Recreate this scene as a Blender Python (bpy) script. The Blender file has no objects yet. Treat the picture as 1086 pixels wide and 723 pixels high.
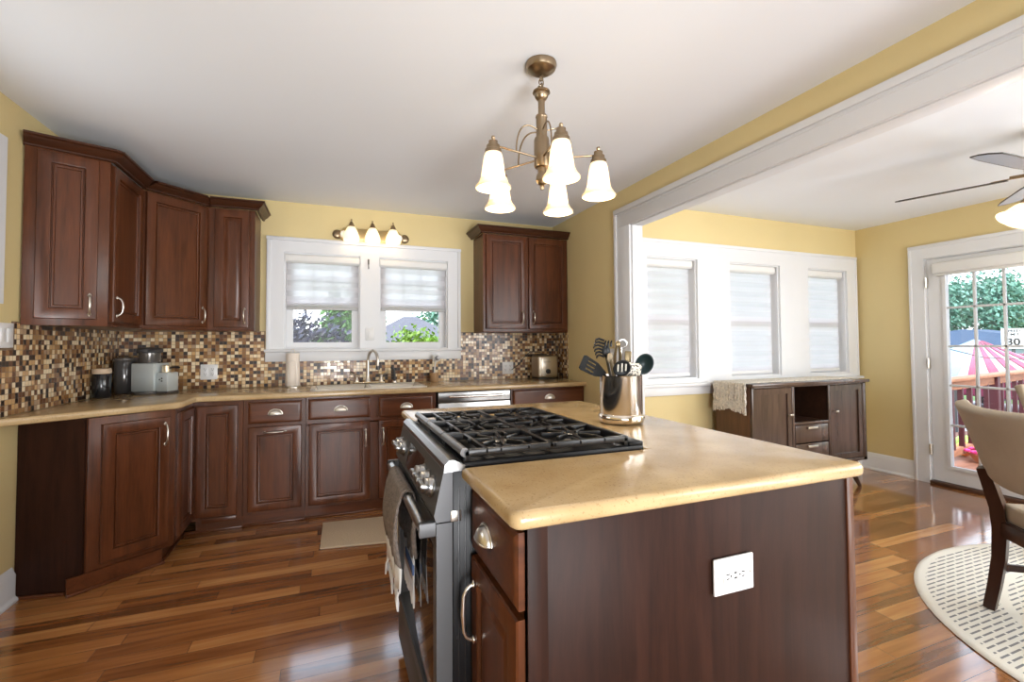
import bpy, bmesh, math, random
from mathutils import Vector, Matrix
PI = math.pi
random.seed(7)
SC = bpy.context.scene
COL = SC.collection

# ------------------------------------------------------------------ camera
cam_d = bpy.data.cameras.new('camera')
cam = bpy.data.objects.new('camera', cam_d); COL.objects.link(cam)
SC.camera = cam
F_PX = 494.05
cam_d.sensor_fit = 'HORIZONTAL'; cam_d.sensor_width = 36.0
cam_d.lens = F_PX / 1086 * 36.0
cam_d.shift_y = -(361.5 - 351.08) / 1086
cam_d.clip_start = 0.02; cam_d.clip_end = 300
R_ = Vector((0.93258768, -0.36090157, -0.00550176)); U_ = Vector((-0.00557119, -0.02963381, 0.9995453)); F_ = Vector((0.3609005, 0.93213298, 0.02964678))
m = Matrix.Identity(4)
for i in range(3):
    m[i][0] = R_[i]; m[i][1] = U_[i]; m[i][2] = -F_[i]
m.translation = Vector((1.46, -4.271, 1.243))
cam.matrix_world = m

# ------------------------------------------------------------------ world, lights, exposure
SC.view_settings.view_transform = 'Standard'; SC.view_settings.look = 'None'
SC.view_settings.gamma = 1.0; SC.view_settings.use_curve_mapping = False
SC.view_settings.exposure = 0.0
SC.cycles.use_denoising = True
SC.cycles.max_bounces = 10; SC.cycles.diffuse_bounces = 5; SC.cycles.glossy_bounces = 4
SC.cycles.transparent_max_bounces = 16; SC.cycles.transmission_bounces = 6
SC.cycles.sample_clamp_indirect = 6.0
SC.cycles.caustics_reflective = False; SC.cycles.caustics_refractive = False
W = bpy.data.worlds.new('sky'); SC.world = W; W.use_nodes = True
wn = W.node_tree.nodes; wl = W.node_tree.links
bg = wn['Background']; bg.inputs[1].default_value = 3.8
tc = wn.new('ShaderNodeTexCoord'); sp = wn.new('ShaderNodeSeparateXYZ'); cr = wn.new('ShaderNodeValToRGB')
wl.new(tc.outputs['Generated'], sp.inputs[0]); wl.new(sp.outputs['Z'], cr.inputs[0]); wl.new(cr.outputs[0], bg.inputs[0])
cr.color_ramp.elements[0].position = 0.0; cr.color_ramp.elements[0].color = (0.86, 0.90, 0.93, 1)
cr.color_ramp.elements[1].position = 0.6; cr.color_ramp.elements[1].color = (0.62, 0.76, 0.95, 1)

def light(name, kind, loc, energy, color=(1, 1, 1), rot=(0, 0, 0), size=None, size_y=None, radius=None, spread=None):
    d = bpy.data.lights.new(name, kind); d.energy = energy; d.color = color
    if kind == 'AREA':
        d.shape = 'RECTANGLE'; d.size = size; d.size_y = size_y
        if spread: d.spread = spread
    if radius is not None and kind in ('POINT', 'SPOT'): d.shadow_soft_size = radius
    o = bpy.data.objects.new(name, d); COL.objects.link(o); o.location = loc; o.rotation_euler = rot
    return o
sun = light('sun', 'SUN', (0, -8, 12), 4.5, (1, 0.96, 0.88)); sun.data.angle = 0.02
sun.rotation_euler = Vector((0.35, 0.75, -1.1)).to_track_quat('-Z', 'Y').to_euler()
# two fill lights added behind the camera, then daylight of the left window
light('rear_fill_light', 'AREA', (1.3, -6.35, 1.55), 26, (0.90, 0.95, 1.0), (PI/2, 0, 0), 2.4, 1.3)
light('dining_rear_fill_light', 'AREA', (5.0, -6.35, 1.5), 85, (0.90, 0.95, 1.0), (PI/2, 0, 0), 2.2, 1.3)
light('left_window_daylight', 'AREA', (0.06, -2.0, 1.82), 4, (0.95, 0.98, 1.0), (0, -PI/2, 0), 0.5, 0.9)
# fill lights added low behind the camera, aimed up to brighten the ceiling
light('ceiling_fill_light', 'AREA', (1.9, -5.9, 0.55), 41, (0.95, 0.97, 1.0), (PI*.615, 0, 0), 1.2, 0.8, spread=math.radians(95))
light('ceiling_fill_light', 'AREA', (4.9, -5.6, 0.5), 36, (0.93, 0.96, 1.0), (PI*.75, 0, 0), 1.0, 1.0)
light('dining_side_fill_light', 'AREA', (6.38, -4.6, 1.45), 70, (0.95, 0.98, 1.0), (0, PI/2, 0), 1.1, 1.4)  # fill light added out of view to brighten the dining floor

# ------------------------------------------------------------------ materials
def lin(c):
    return tuple(((v/255)/12.92 if v/255 <= 0.04045 else ((v/255+0.055)/1.055)**2.4) for v in c) + (1.0,)
def mat(name, col, rough=0.5, metal=0.0, spec=0.5, emit=None, estr=0.0, coat=0.0, noise=None, bump=None, aniso=0.0):
    """noise=(scale, amount, (sx,sy,sz)); bump=(scale,strength)"""
    M = bpy.data.materials.new(name); M.use_nodes = True
    nt = M.node_tree; b = nt.nodes['Principled BSDF']
    c = col if len(col) == 4 else tuple(col) + (1,)
    b.inputs['Base Color'].default_value = c; b.inputs['Roughness'].default_value = rough
    b.inputs['Metallic'].default_value = metal; b.inputs['Specular IOR Level'].default_value = spec
    b.inputs['Coat Weight'].default_value = coat; b.inputs['Coat Roughness'].default_value = 0.12
    if emit:
        b.inputs['Emission Color'].default_value = tuple(emit)[:3] + (1,); b.inputs['Emission Strength'].default_value = estr
    if noise or bump:
        t = nt.nodes.new('ShaderNodeTexCoord')
    if noise:
        mp = nt.nodes.new('ShaderNodeMapping'); mp.inputs['Scale'].default_value = noise[2] if len(noise) > 2 else (1, 1, 1)
        nt.links.new(t.outputs['Object'], mp.inputs[0])
        n = nt.nodes.new('ShaderNodeTexNoise'); n.inputs['Scale'].default_value = noise[0]; n.inputs['Detail'].default_value = 5
        nt.links.new(mp.outputs[0], n.inputs['Vector'])
        r = nt.nodes.new('ShaderNodeMapRange'); r.inputs['From Min'].default_value = 0.25; r.inputs['From Max'].default_value = 0.75
        r.inputs['To Min'].default_value = 1 - noise[1]; r.inputs['To Max'].default_value = 1 + noise[1]
        nt.links.new(n.outputs['Fac'], r.inputs[0])
        mx = nt.nodes.new('ShaderNodeVectorMath'); mx.operation = 'SCALE'; mx.inputs[0].default_value = c[:3]
        nt.links.new(r.outputs[0], mx.inputs['Scale']); nt.links.new(mx.outputs[0], b.inputs['Base Color'])
    if bump:
        n2 = nt.nodes.new('ShaderNodeTexNoise'); n2.inputs['Scale'].default_value = bump[0]; n2.inputs['Detail'].default_value = 3
        nt.links.new(t.outputs['Object'], n2.inputs['Vector'])
        bp = nt.nodes.new('ShaderNodeBump'); bp.inputs['Strength'].default_value = bump[1]; bp.inputs['Distance'].default_value = 0.01
        nt.links.new(n2.outputs['Fac'], bp.inputs['Height']); nt.links.new(bp.outputs[0], b.inputs['Normal'])
    return M

def N(nt, kind, **kw):
    n = nt.nodes.new(kind)
    for k, v in kw.items(): setattr(n, k, v)
    return n
def math_(nt, op, a, b=None, c=None):
    n = nt.nodes.new('ShaderNodeMath'); n.operation = op
    for i, v in enumerate((a, b, c)):
        if v is None: continue
        if isinstance(v, (int, float)): n.inputs[i].default_value = v
        else: nt.links.new(v, n.inputs[i])
    return n.outputs[0]

def wood(name, col, dark=0.6, rough=0.35, axis='z', coat=0.15, scale=1.0, amount=1.0, spec=0.3):
    """stained wood with long grain along one axis"""
    M = bpy.data.materials.new(name); M.use_nodes = True; nt = M.node_tree; b = nt.nodes['Principled BSDF']
    t = nt.nodes.new('ShaderNodeNewGeometry'); mp = nt.nodes.new('ShaderNodeMapping')
    s = {'z': (14, 14, 1.2), 'x': (1.2, 14, 14), 'y': (14, 1.2, 14)}[axis]
    mp.inputs['Scale'].default_value = tuple(v*scale for v in s)
    nt.links.new(t.outputs['Position'], mp.inputs[0])
    n = N(nt, 'ShaderNodeTexNoise'); n.inputs['Scale'].default_value = 1.0; n.inputs['Detail'].default_value = 6; n.inputs['Distortion'].default_value = 1.2
    n2 = N(nt, 'ShaderNodeTexNoise'); n2.inputs['Scale'].default_value = 9.0; n2.inputs['Detail'].default_value = 2
    nt.links.new(mp.outputs[0], n.inputs['Vector']); nt.links.new(mp.outputs[0], n2.inputs['Vector'])
    f = math_(nt, 'ADD', math_(nt, 'MULTIPLY', n.outputs['Fac'], 0.75), math_(nt, 'MULTIPLY', n2.outputs['Fac'], 0.25))
    r = nt.nodes.new('ShaderNodeValToRGB'); nt.links.new(f, r.inputs[0])
    k = tuple(v*(1-(1-dark)*amount) for v in col[:3]); l = tuple(min(1, v*(1+0.25*amount)) for v in col[:3])
    r.color_ramp.elements[0].position = 0.32; r.color_ramp.elements[0].color = k + (1,)
    r.color_ramp.elements[1].position = 0.68; r.color_ramp.elements[1].color = l + (1,)
    nt.links.new(r.outputs[0], b.inputs['Base Color'])
    b.inputs['Roughness'].default_value = rough; b.inputs['Coat Weight'].default_value = coat; b.inputs['Coat Roughness'].default_value = 0.2; b.inputs['Specular IOR Level'].default_value = spec
    return M

def mosaic_mat():
    M = bpy.data.materials.new('glass_stone_mosaic'); M.use_nodes = True; nt = M.node_tree; b = nt.nodes['Principled BSDF']
    g = nt.nodes.new('ShaderNodeNewGeometry'); sp = N(nt, 'ShaderNodeSeparateXYZ'); sn = N(nt, 'ShaderNodeSeparateXYZ')
    nt.links.new(g.outputs['Position'], sp.inputs[0]); nt.links.new(g.outputs['True Normal'], sn.inputs[0])
    side = math_(nt, 'GREATER_THAN', math_(nt, 'ABSOLUTE', sn.outputs['X']), 0.5)
    u = math_(nt, 'ADD', math_(nt, 'MULTIPLY', sp.outputs['Y'], side), math_(nt, 'MULTIPLY', sp.outputs['X'], math_(nt, 'SUBTRACT', 1.0, side)))
    p = 0.0264
    un = math_(nt, 'DIVIDE', u, p); vn = math_(nt, 'DIVIDE', math_(nt, 'ADD', sp.outputs['Z'], -0.9145), p)
    cu = math_(nt, 'FLOOR', un); cv = math_(nt, 'FLOOR', vn)
    cb = N(nt, 'ShaderNodeCombineXYZ'); nt.links.new(cu, cb.inputs[0]); nt.links.new(cv, cb.inputs[1]); nt.links.new(side, cb.inputs[2])
    wnz = N(nt, 'ShaderNodeTexWhiteNoise', noise_dimensions='3D'); nt.links.new(cb.outputs[0], wnz.inputs['Vector'])
    r = nt.nodes.new('ShaderNodeValToRGB'); r.color_ramp.interpolation = 'CONSTANT'; nt.links.new(wnz.outputs['Value'], r.inputs[0])
    stops = [(0.0, (0.82, 0.68, 0.46)), (0.17, (0.58, 0.36, 0.16)), (0.30, (0.78, 0.60, 0.36)), (0.38, (0.27, 0.13, 0.05)),
             (0.52, (0.36, 0.20, 0.08)), (0.62, (0.13, 0.05, 0.02)), (0.74, (0.018, 0.008, 0.006)), (0.92, (0.42, 0.28, 0.17))]
    e = r.color_ramp.elements
    e[0].position = 0; e[0].color = stops[0][1] + (1,); e[1].position = stops[1][0]; e[1].color = stops[1][1] + (1,)
    for q, c in stops[2:]:
        k = e.new(q); k.color = c + (1,)
    fu = math_(nt, 'FRACT', un); fv = math_(nt, 'FRACT', vn)
    du = math_(nt, 'ABSOLUTE', math_(nt, 'SUBTRACT', fu, 0.5)); dv = math_(nt, 'ABSOLUTE', math_(nt, 'SUBTRACT', fv, 0.5))
    gr = math_(nt, 'GREATER_THAN', math_(nt, 'MAXIMUM', du, dv), 0.455)
    mx = N(nt, 'ShaderNodeMix', data_type='RGBA'); nt.links.new(gr, mx.inputs[0]); nt.links.new(r.outputs[0], mx.inputs[6]); mx.inputs[7].default_value = (0.20, 0.13, 0.08, 1)
    nt.links.new(mx.outputs[2], b.inputs['Base Color'])
    ro = math_(nt, 'ADD', math_(nt, 'MULTIPLY', gr, 0.5), math_(nt, 'ADD', 0.10, math_(nt, 'MULTIPLY', wnz.outputs['Value'], 0.25)))
    nt.links.new(ro, b.inputs['Roughness'])
    bp = N(nt, 'ShaderNodeBump'); bp.inputs['Strength'].default_value = 0.5; bp.inputs['Distance'].default_value = 0.002
    nt.links.new(math_(nt, 'SUBTRACT', 1.0, gr), bp.inputs['Height']); nt.links.new(bp.outputs[0], b.inputs['Normal'])
    return M

def floor_mat():
    M = bpy.data.materials.new('cherry_plank_floor'); M.use_nodes = True; nt = M.node_tree; b = nt.nodes['Principled BSDF']
    g = nt.nodes.new('ShaderNodeNewGeometry'); sp = N(nt, 'ShaderNodeSeparateXYZ'); nt.links.new(g.outputs['Position'], sp.inputs[0])
    vn = math_(nt, 'DIVIDE', sp.outputs['Y'], 0.083); row = math_(nt, 'FLOOR', vn)
    w1 = N(nt, 'ShaderNodeTexWhiteNoise', noise_dimensions='1D'); nt.links.new(row, w1.inputs['W'])
    un = math_(nt, 'DIVIDE', math_(nt, 'ADD', sp.outputs['X'], math_(nt, 'MULTIPLY', w1.outputs['Value'], 7.0)), 0.85)
    seg = math_(nt, 'FLOOR', un)
    cb = N(nt, 'ShaderNodeCombineXYZ'); nt.links.new(row, cb.inputs[0]); nt.links.new(seg, cb.inputs[1])
    w2 = N(nt, 'ShaderNodeTexWhiteNoise', noise_dimensions='2D'); nt.links.new(cb.outputs[0], w2.inputs['Vector'])
    mp = N(nt, 'ShaderNodeMapping'); mp.inputs['Scale'].default_value = (1.6, 22, 1); nt.links.new(g.outputs['Position'], mp.inputs[0])
    off = N(nt, 'ShaderNodeVectorMath', operation='MULTIPLY_ADD'); nt.links.new(w2.outputs['Color'], off.inputs[0]); off.inputs[1].default_value = (20, 20, 20)
    nt.links.new(mp.outputs[0], off.inputs[2])
    n = N(nt, 'ShaderNodeTexNoise'); n.inputs['Scale'].default_value = 1.3; n.inputs['Detail'].default_value = 6; n.inputs['Distortion'].default_value = 0.8
    nt.links.new(off.outputs[0], n.inputs['Vector'])
    f = math_(nt, 'ADD', math_(nt, 'MULTIPLY', w2.outputs['Value'], 0.62), math_(nt, 'MULTIPLY', math_(nt, 'SUBTRACT', n.outputs['Fac'], 0.5), 0.75))
    r = nt.nodes.new('ShaderNodeValToRGB'); nt.links.new(math_(nt, 'ADD', f, 0.18), r.inputs[0])
    e = r.color_ramp.elements
    e[0].position = 0.05; e[0].color = FLOOR_C[0] + (1,); e[1].position = 0.95; e[1].color = FLOOR_C[3] + (1,)
    k = e.new(0.3); k.color = FLOOR_C[1] + (1,); k = e.new(0.65); k.color = FLOOR_C[2] + (1,)
    fv = math_(nt, 'ABSOLUTE', math_(nt, 'SUBTRACT', math_(nt, 'FRACT', vn), 0.5)); fu = math_(nt, 'ABSOLUTE', math_(nt, 'SUBTRACT', math_(nt, 'FRACT', un), 0.5))
    gap = math_(nt, 'MAXIMUM', math_(nt, 'GREATER_THAN', fv, 0.484), math_(nt, 'GREATER_THAN', fu, 0.4985))
    mx = N(nt, 'ShaderNodeMix', data_type='RGBA'); nt.links.new(math_(nt, 'MULTIPLY', gap, 0.7), mx.inputs[0]); nt.links.new(r.outputs[0], mx.inputs[6]); mx.inputs[7].default_value = (0.05, 0.02, 0.01, 1)
    nt.links.new(mx.outputs[2], b.inputs['Base Color'])
    b.inputs['Roughness'].default_value = 0.13
    b.inputs['Coat Weight'].default_value = 0.7; b.inputs['Coat Roughness'].default_value = 0.09; b.inputs['Specular IOR Level'].default_value = 0.8
    bp = N(nt, 'ShaderNodeBump'); bp.inputs['Strength'].default_value = 0.35; bp.inputs['Distance'].default_value = 0.002
    n3 = N(nt, 'ShaderNodeTexNoise'); n3.inputs['Scale'].default_value = 4.0; nt.links.new(g.outputs['Position'], n3.inputs['Vector'])
    h = math_(nt, 'ADD', math_(nt, 'SUBTRACT', 1.0, gap), math_(nt, 'ADD', math_(nt, 'MULTIPLY', n3.outputs['Fac'], 1.2), math_(nt, 'MULTIPLY', w2.outputs['Value'], 0.3)))
    nt.links.new(h, bp.inputs['Height']); nt.links.new(bp.outputs[0], b.inputs['Normal'])
    return M

def shade_mat(name, pitch, alpha_hi, alpha_lo, z0=0.0):
    """white light-filtering fabric with horizontal bands, lit through by daylight"""
    M = bpy.data.materials.new(name); M.use_nodes = True; nt = M.node_tree
    for n in list(nt.nodes): nt.nodes.remove(n)
    out = N(nt, 'ShaderNodeOutputMaterial'); d = N(nt, 'ShaderNodeBsdfDiffuse'); tr = N(nt, 'ShaderNodeBsdfTranslucent'); tp = N(nt, 'ShaderNodeBsdfTransparent')
    d.inputs[0].default_value = (0.88, 0.87, 0.88, 1); tr.inputs[0].default_value = (0.99, 0.97, 0.98, 1)
    m1 = N(nt, 'ShaderNodeMixShader'); m1.inputs[0].default_value = 0.85; nt.links.new(d.outputs[0], m1.inputs[1]); nt.links.new(tr.outputs[0], m1.inputs[2])
    g = nt.nodes.new('ShaderNodeNewGeometry'); sp = N(nt, 'ShaderNodeSeparateXYZ'); nt.links.new(g.outputs['Position'], sp.inputs[0])
    fr = math_(nt, 'FRACT', math_(nt, 'DIVIDE', math_(nt, 'SUBTRACT', sp.outputs['Z'], z0), pitch))
    r = N(nt, 'ShaderNodeMapRange'); r.interpolation_type = 'SMOOTHSTEP'
    r.inputs['From Min'].default_value = 0.42; r.inputs['From Max'].default_value = 0.58; r.inputs['To Min'].default_value = alpha_lo; r.inputs['To Max'].default_value = alpha_hi
    nt.links.new(math_(nt, 'ABSOLUTE', math_(nt, 'SUBTRACT', math_(nt, 'MULTIPLY', fr, 2.0), 1.0)), r.inputs[0])
    m2 = N(nt, 'ShaderNodeMixShader'); nt.links.new(r.outputs[0], m2.inputs[0]); nt.links.new(m1.outputs[0], m2.inputs[1]); nt.links.new(tp.outputs[0], m2.inputs[2])
    nt.links.new(m2.outputs[0], out.inputs[0])
    return M

def glass_mat():
    M = bpy.data.materials.new('window_glass'); M.use_nodes = True; nt = M.node_tree
    for n in list(nt.nodes): nt.nodes.remove(n)
    out = N(nt, 'ShaderNodeOutputMaterial'); tp = N(nt, 'ShaderNodeBsdfTransparent'); gl = N(nt, 'ShaderNodeBsdfGlossy'); gl.inputs['Roughness'].default_value = 0.02
    fr = N(nt, 'ShaderNodeFresnel'); fr.inputs[0].default_value = 1.45; mx = N(nt, 'ShaderNodeMixShader')
    nt.links.new(fr.outputs[0], mx.inputs[0]); nt.links.new(tp.outputs[0], mx.inputs[1]); nt.links.new(gl.outputs[0], mx.inputs[2]); nt.links.new(mx.outputs[0], out.inputs[0])
    return M

def lit_glass(name, col, e, rough=0.4, top=None):
    """alabaster glass lamp shade, glowing with the bulb inside"""
    M = mat(name, col, rough, noise=(18, 0.12), emit=col, estr=e)
    nt = M.node_tree; b = nt.nodes['Principled BSDF']; out = [n for n in nt.nodes if n.type == 'OUTPUT_MATERIAL'][0]
    tp = N(nt, 'ShaderNodeBsdfTransparent'); tp.inputs[0].default_value = (1, .93, .80, 1); mx = N(nt, 'ShaderNodeMixShader'); mx.inputs[0].default_value = 0.28
    nt.links.new(b.outputs[0], mx.inputs[1]); nt.links.new(tp.outputs[0], mx.inputs[2]); nt.links.new(mx.outputs[0], out.inputs[0])
    return M

def stone_mat():
    M = bpy.data.materials.new('tan_quartz'); M.use_nodes = True; nt = M.node_tree; b = nt.nodes['Principled BSDF']
    g = nt.nodes.new('ShaderNodeNewGeometry')
    n1 = N(nt, 'ShaderNodeTexNoise'); n1.inputs['Scale'].default_value = 7; n1.inputs['Detail'].default_value = 6
    n2 = N(nt, 'ShaderNodeTexNoise'); n2.inputs['Scale'].default_value = 160; n2.inputs['Detail'].default_value = 3
    nt.links.new(g.outputs['Position'], n1.inputs['Vector']); nt.links.new(g.outputs['Position'], n2.inputs['Vector'])
    r = nt.nodes.new('ShaderNodeValToRGB'); nt.links.new(n1.outputs['Fac'], r.inputs[0])
    r.color_ramp.elements[0].position = 0.35; r.color_ramp.elements[0].color = STONE[0] + (1,); r.color_ramp.elements[1].position = 0.65; r.color_ramp.elements[1].color = STONE[1] + (1,)
    s = N(nt, 'ShaderNodeMapRange'); s.inputs['From Min'].default_value = 0.33; s.inputs['From Max'].default_value = 0.40; s.inputs['To Min'].default_value = 0.45; s.inputs['To Max'].default_value = 0.0
    nt.links.new(n2.outputs['Fac'], s.inputs[0])
    mx = N(nt, 'ShaderNodeMix', data_type='RGBA'); nt.links.new(s.outputs[0], mx.inputs[0]); nt.links.new(r.outputs[0], mx.inputs[6]); mx.inputs[7].default_value = (0.20, 0.11, 0.05, 1)
    nt.links.new(mx.outputs[2], b.inputs['Base Color']); b.inputs['Roughness'].default_value = 0.2
    return M

def rug_mat(cx, cy):
    """round braided rug: cream ground, thin grey slanted dashes, cream rings"""
    M = bpy.data.materials.new('woven_rug'); M.use_nodes = True; nt = M.node_tree; b = nt.nodes['Principled BSDF']
    g = nt.nodes.new('ShaderNodeNewGeometry'); sp = N(nt, 'ShaderNodeSeparateXYZ'); nt.links.new(g.outputs['Position'], sp.inputs[0])
    x = math_(nt, 'SUBTRACT', sp.outputs['X'], cx); y = math_(nt, 'SUBTRACT', sp.outputs['Y'], cy)
    r = math_(nt, 'SQRT', math_(nt, 'ADD', math_(nt, 'MULTIPLY', x, x), math_(nt, 'MULTIPLY', y, y)))
    st = math_(nt, 'FRACT', math_(nt, 'DIVIDE', y, 0.026))
    dash = math_(nt, 'LESS_THAN', st, 0.33)
    rowi = math_(nt, 'FLOOR', math_(nt, 'DIVIDE', y, 0.026))
    br = math_(nt, 'LESS_THAN', math_(nt, 'FRACT', math_(nt, 'ADD', math_(nt, 'DIVIDE', x, 0.085), math_(nt, 'MULTIPLY', rowi, 0.37))), 0.84)
    ring = math_(nt, 'LESS_THAN', math_(nt, 'FRACT', math_(nt, 'DIVIDE', math_(nt, 'SUBTRACT', 1.13, r), 0.30)), 0.14)
    edge = math_(nt, 'GREATER_THAN', r, 1.115)
    f = math_(nt, 'MULTIPLY', math_(nt, 'MULTIPLY', dash, br), math_(nt, 'MULTIPLY', math_(nt, 'SUBTRACT', 1.0, ring), math_(nt, 'SUBTRACT', 1.0, edge)))
    mx = N(nt, 'ShaderNodeMix', data_type='RGBA'); nt.links.new(math_(nt, 'MULTIPLY', f, 0.85), mx.inputs[0]); mx.inputs[6].default_value = (0.74, 0.72, 0.66, 1); mx.inputs[7].default_value = (0.12, 0.13, 0.15, 1)
    nt.links.new(mx.outputs[2], b.inputs['Base Color']); b.inputs['Roughness'].default_value = 0.95
    n = N(nt, 'ShaderNodeTexNoise'); n.inputs['Scale'].default_value = 150; nt.links.new(g.outputs['Position'], n.inputs['Vector'])
    bp = N(nt, 'ShaderNodeBump'); bp.inputs['Strength'].default_value = 0.5; bp.inputs['Distance'].default_value = 0.003
    nt.links.new(n.outputs['Fac'], bp.inputs['Height']); nt.links.new(bp.outputs[0], b.inputs['Normal'])
    return M

FLOOR_C = [(0.070, 0.024, 0.009), (0.235, 0.085, 0.026), (0.40, 0.170, 0.056), (0.60, 0.31, 0.12)]
STONE = [(0.41, 0.28, 0.135), (0.52, 0.375, 0.20)]
WHITE = mat('white_trim_paint', (0.70, 0.71, 0.73), 0.35)
YELLOW = mat('yellow_wall_paint', (0.66, 0.535, 0.27), 0.6, noise=(2.0, 0.03))
CEIL = mat('ceiling_paint', (0.78, 0.81, 0.85), 0.8)
CHERRY = wood('cherry_cabinet_wood', (0.104, 0.032, 0.0115), 0.45, 0.30, 'z', 0.08)
CHERRY_H = wood('cherry_cabinet_wood_crosswise', (0.104, 0.032, 0.0115), 0.45, 0.30, 'x', 0.08)
CROWN = wood('dark_crown_moulding', (0.050, 0.016, 0.0065), 0.6, 0.35, 'x', 0.1)
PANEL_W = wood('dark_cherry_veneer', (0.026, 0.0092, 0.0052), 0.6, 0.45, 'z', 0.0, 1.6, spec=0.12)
ESPRESSO = wood('dark_chair_wood', (0.035, 0.014, 0.009), 0.7, 0.35, 'z', 0.2)
SIDEB = wood('walnut_sideboard_wood', (0.072, 0.043, 0.031), 0.55, 0.22, 'z', 0.4, 0.8)
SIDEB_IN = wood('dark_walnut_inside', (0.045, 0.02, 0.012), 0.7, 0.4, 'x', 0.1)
EDGE_SHADOW = mat('edge_shadow_black', (0.01, 0.008, 0.007), 0.6)  # black put in for recess shade; colours the island toe kick
NICKEL = mat('brushed_nickel', (0.70, 0.66, 0.60), 0.28, 1.0)
STEEL = mat('stainless_steel', (0.46, 0.46, 0.465), 0.28, 1.0, noise=(40, 0.08, (1, 1, 8)))
STEEL_D = mat('dark_stainless_steel', (0.085, 0.085, 0.088), 0.45, 0.4)
CHROME = mat('polished_steel', (0.66, 0.62, 0.58), 0.16, 1.0)
BRONZE = mat('antique_brass', (0.30, 0.225, 0.145), 0.32, 1.0)
BLACK = mat('black_enamel', (0.007, 0.007, 0.008), 0.35, 0.0, 0.2)
IRON = mat('cast_iron', (0.010, 0.010, 0.011), 0.30, 0.0, 0.5)
IRON_L = mat('worn_iron_bar', (0.16, 0.16, 0.165), 0.30, 0.7)
DGLASS = mat('black_oven_glass', (0.012, 0.012, 0.013), 0.04, spec=0.9)
PLASTIC_B = mat('black_plastic', (0.012, 0.012, 0.013), 0.32)
PLASTIC_W = mat('white_plastic', (0.72, 0.72, 0.72), 0.3)
SLOT = mat('dark_slot', (0.03, 0.03, 0.03), 0.6)
GREYP = mat('grey_plastic', (0.13, 0.12, 0.115), 0.25, 0.4)
SILVERP = mat('silver_plastic', (0.56, 0.61, 0.61), 0.3, 0.25)
TAN_FAB = mat('taupe_velvet', (0.37, 0.31, 0.24), 0.75, bump=(60, 0.15), noise=(6, 0.10))
MACRAME = mat('cream_macrame', (0.72, 0.67, 0.58), 0.95, bump=(160, 0.9), noise=(70, 0.35))
TOWEL_G = mat('grey_brown_towel', (0.22, 0.18, 0.155), 0.95, bump=(220, 0.9), noise=(90, 0.4))
TOWEL_W = mat('white_towel_fringe', (0.66, 0.64, 0.62), 0.95)
TOWEL_B = mat('blue_towel_print', (0.10, 0.16, 0.33), 0.9)
MATF = mat('beige_floor_mat', (0.50, 0.40, 0.29), 0.6, bump=(90, 0.3))
PAPER = mat('paper_towel', (0.78, 0.70, 0.62), 0.85, bump=(80, 0.3))
CORK = wood('light_wood', (0.42, 0.26, 0.14), 0.7, 0.5, 'z', 0.0)
LGLASS = lit_glass('alabaster_glass_lit', (1.0, 0.88, 0.66), 0.75)
LGLASS_T = lit_glass('alabaster_glass_band', (0.72, 0.60, 0.42), 0.28)
BULB = mat('bulb_glow', (1, 0.95, 0.85), 0.4, emit=(1, 0.93, 0.80), estr=3.0)
BULB_V = mat('soft_bulb_glow', (1, 0.95, 0.85), 0.4, emit=(1, 0.93, 0.80), estr=1.4)
KNOB = mat('knob_steel', (0.34, 0.34, 0.34), 0.3, 1.0)
GLASS = glass_mat()
MOSAIC = mosaic_mat()
MOSAIC_EDGE = mat('brown_edge_tile', (0.20, 0.13, 0.08), 0.3)
FLOORM = floor_mat()
STONE_M = stone_mat()
SH_K = shade_mat('kitchen_shade_fabric', 0.09, 0.16, 0.30, 0.02)
SH_D = shade_mat('dining_shade_fabric', 0.09, 0.02, 0.20, 0.03)
SHADE_TOP = mat('shade_valance_fabric', (0.72, 0.72, 0.71), 0.7)
GREY_BAR = mat('grey_hem_bar', (0.42, 0.42, 0.42), 0.5)

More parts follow.
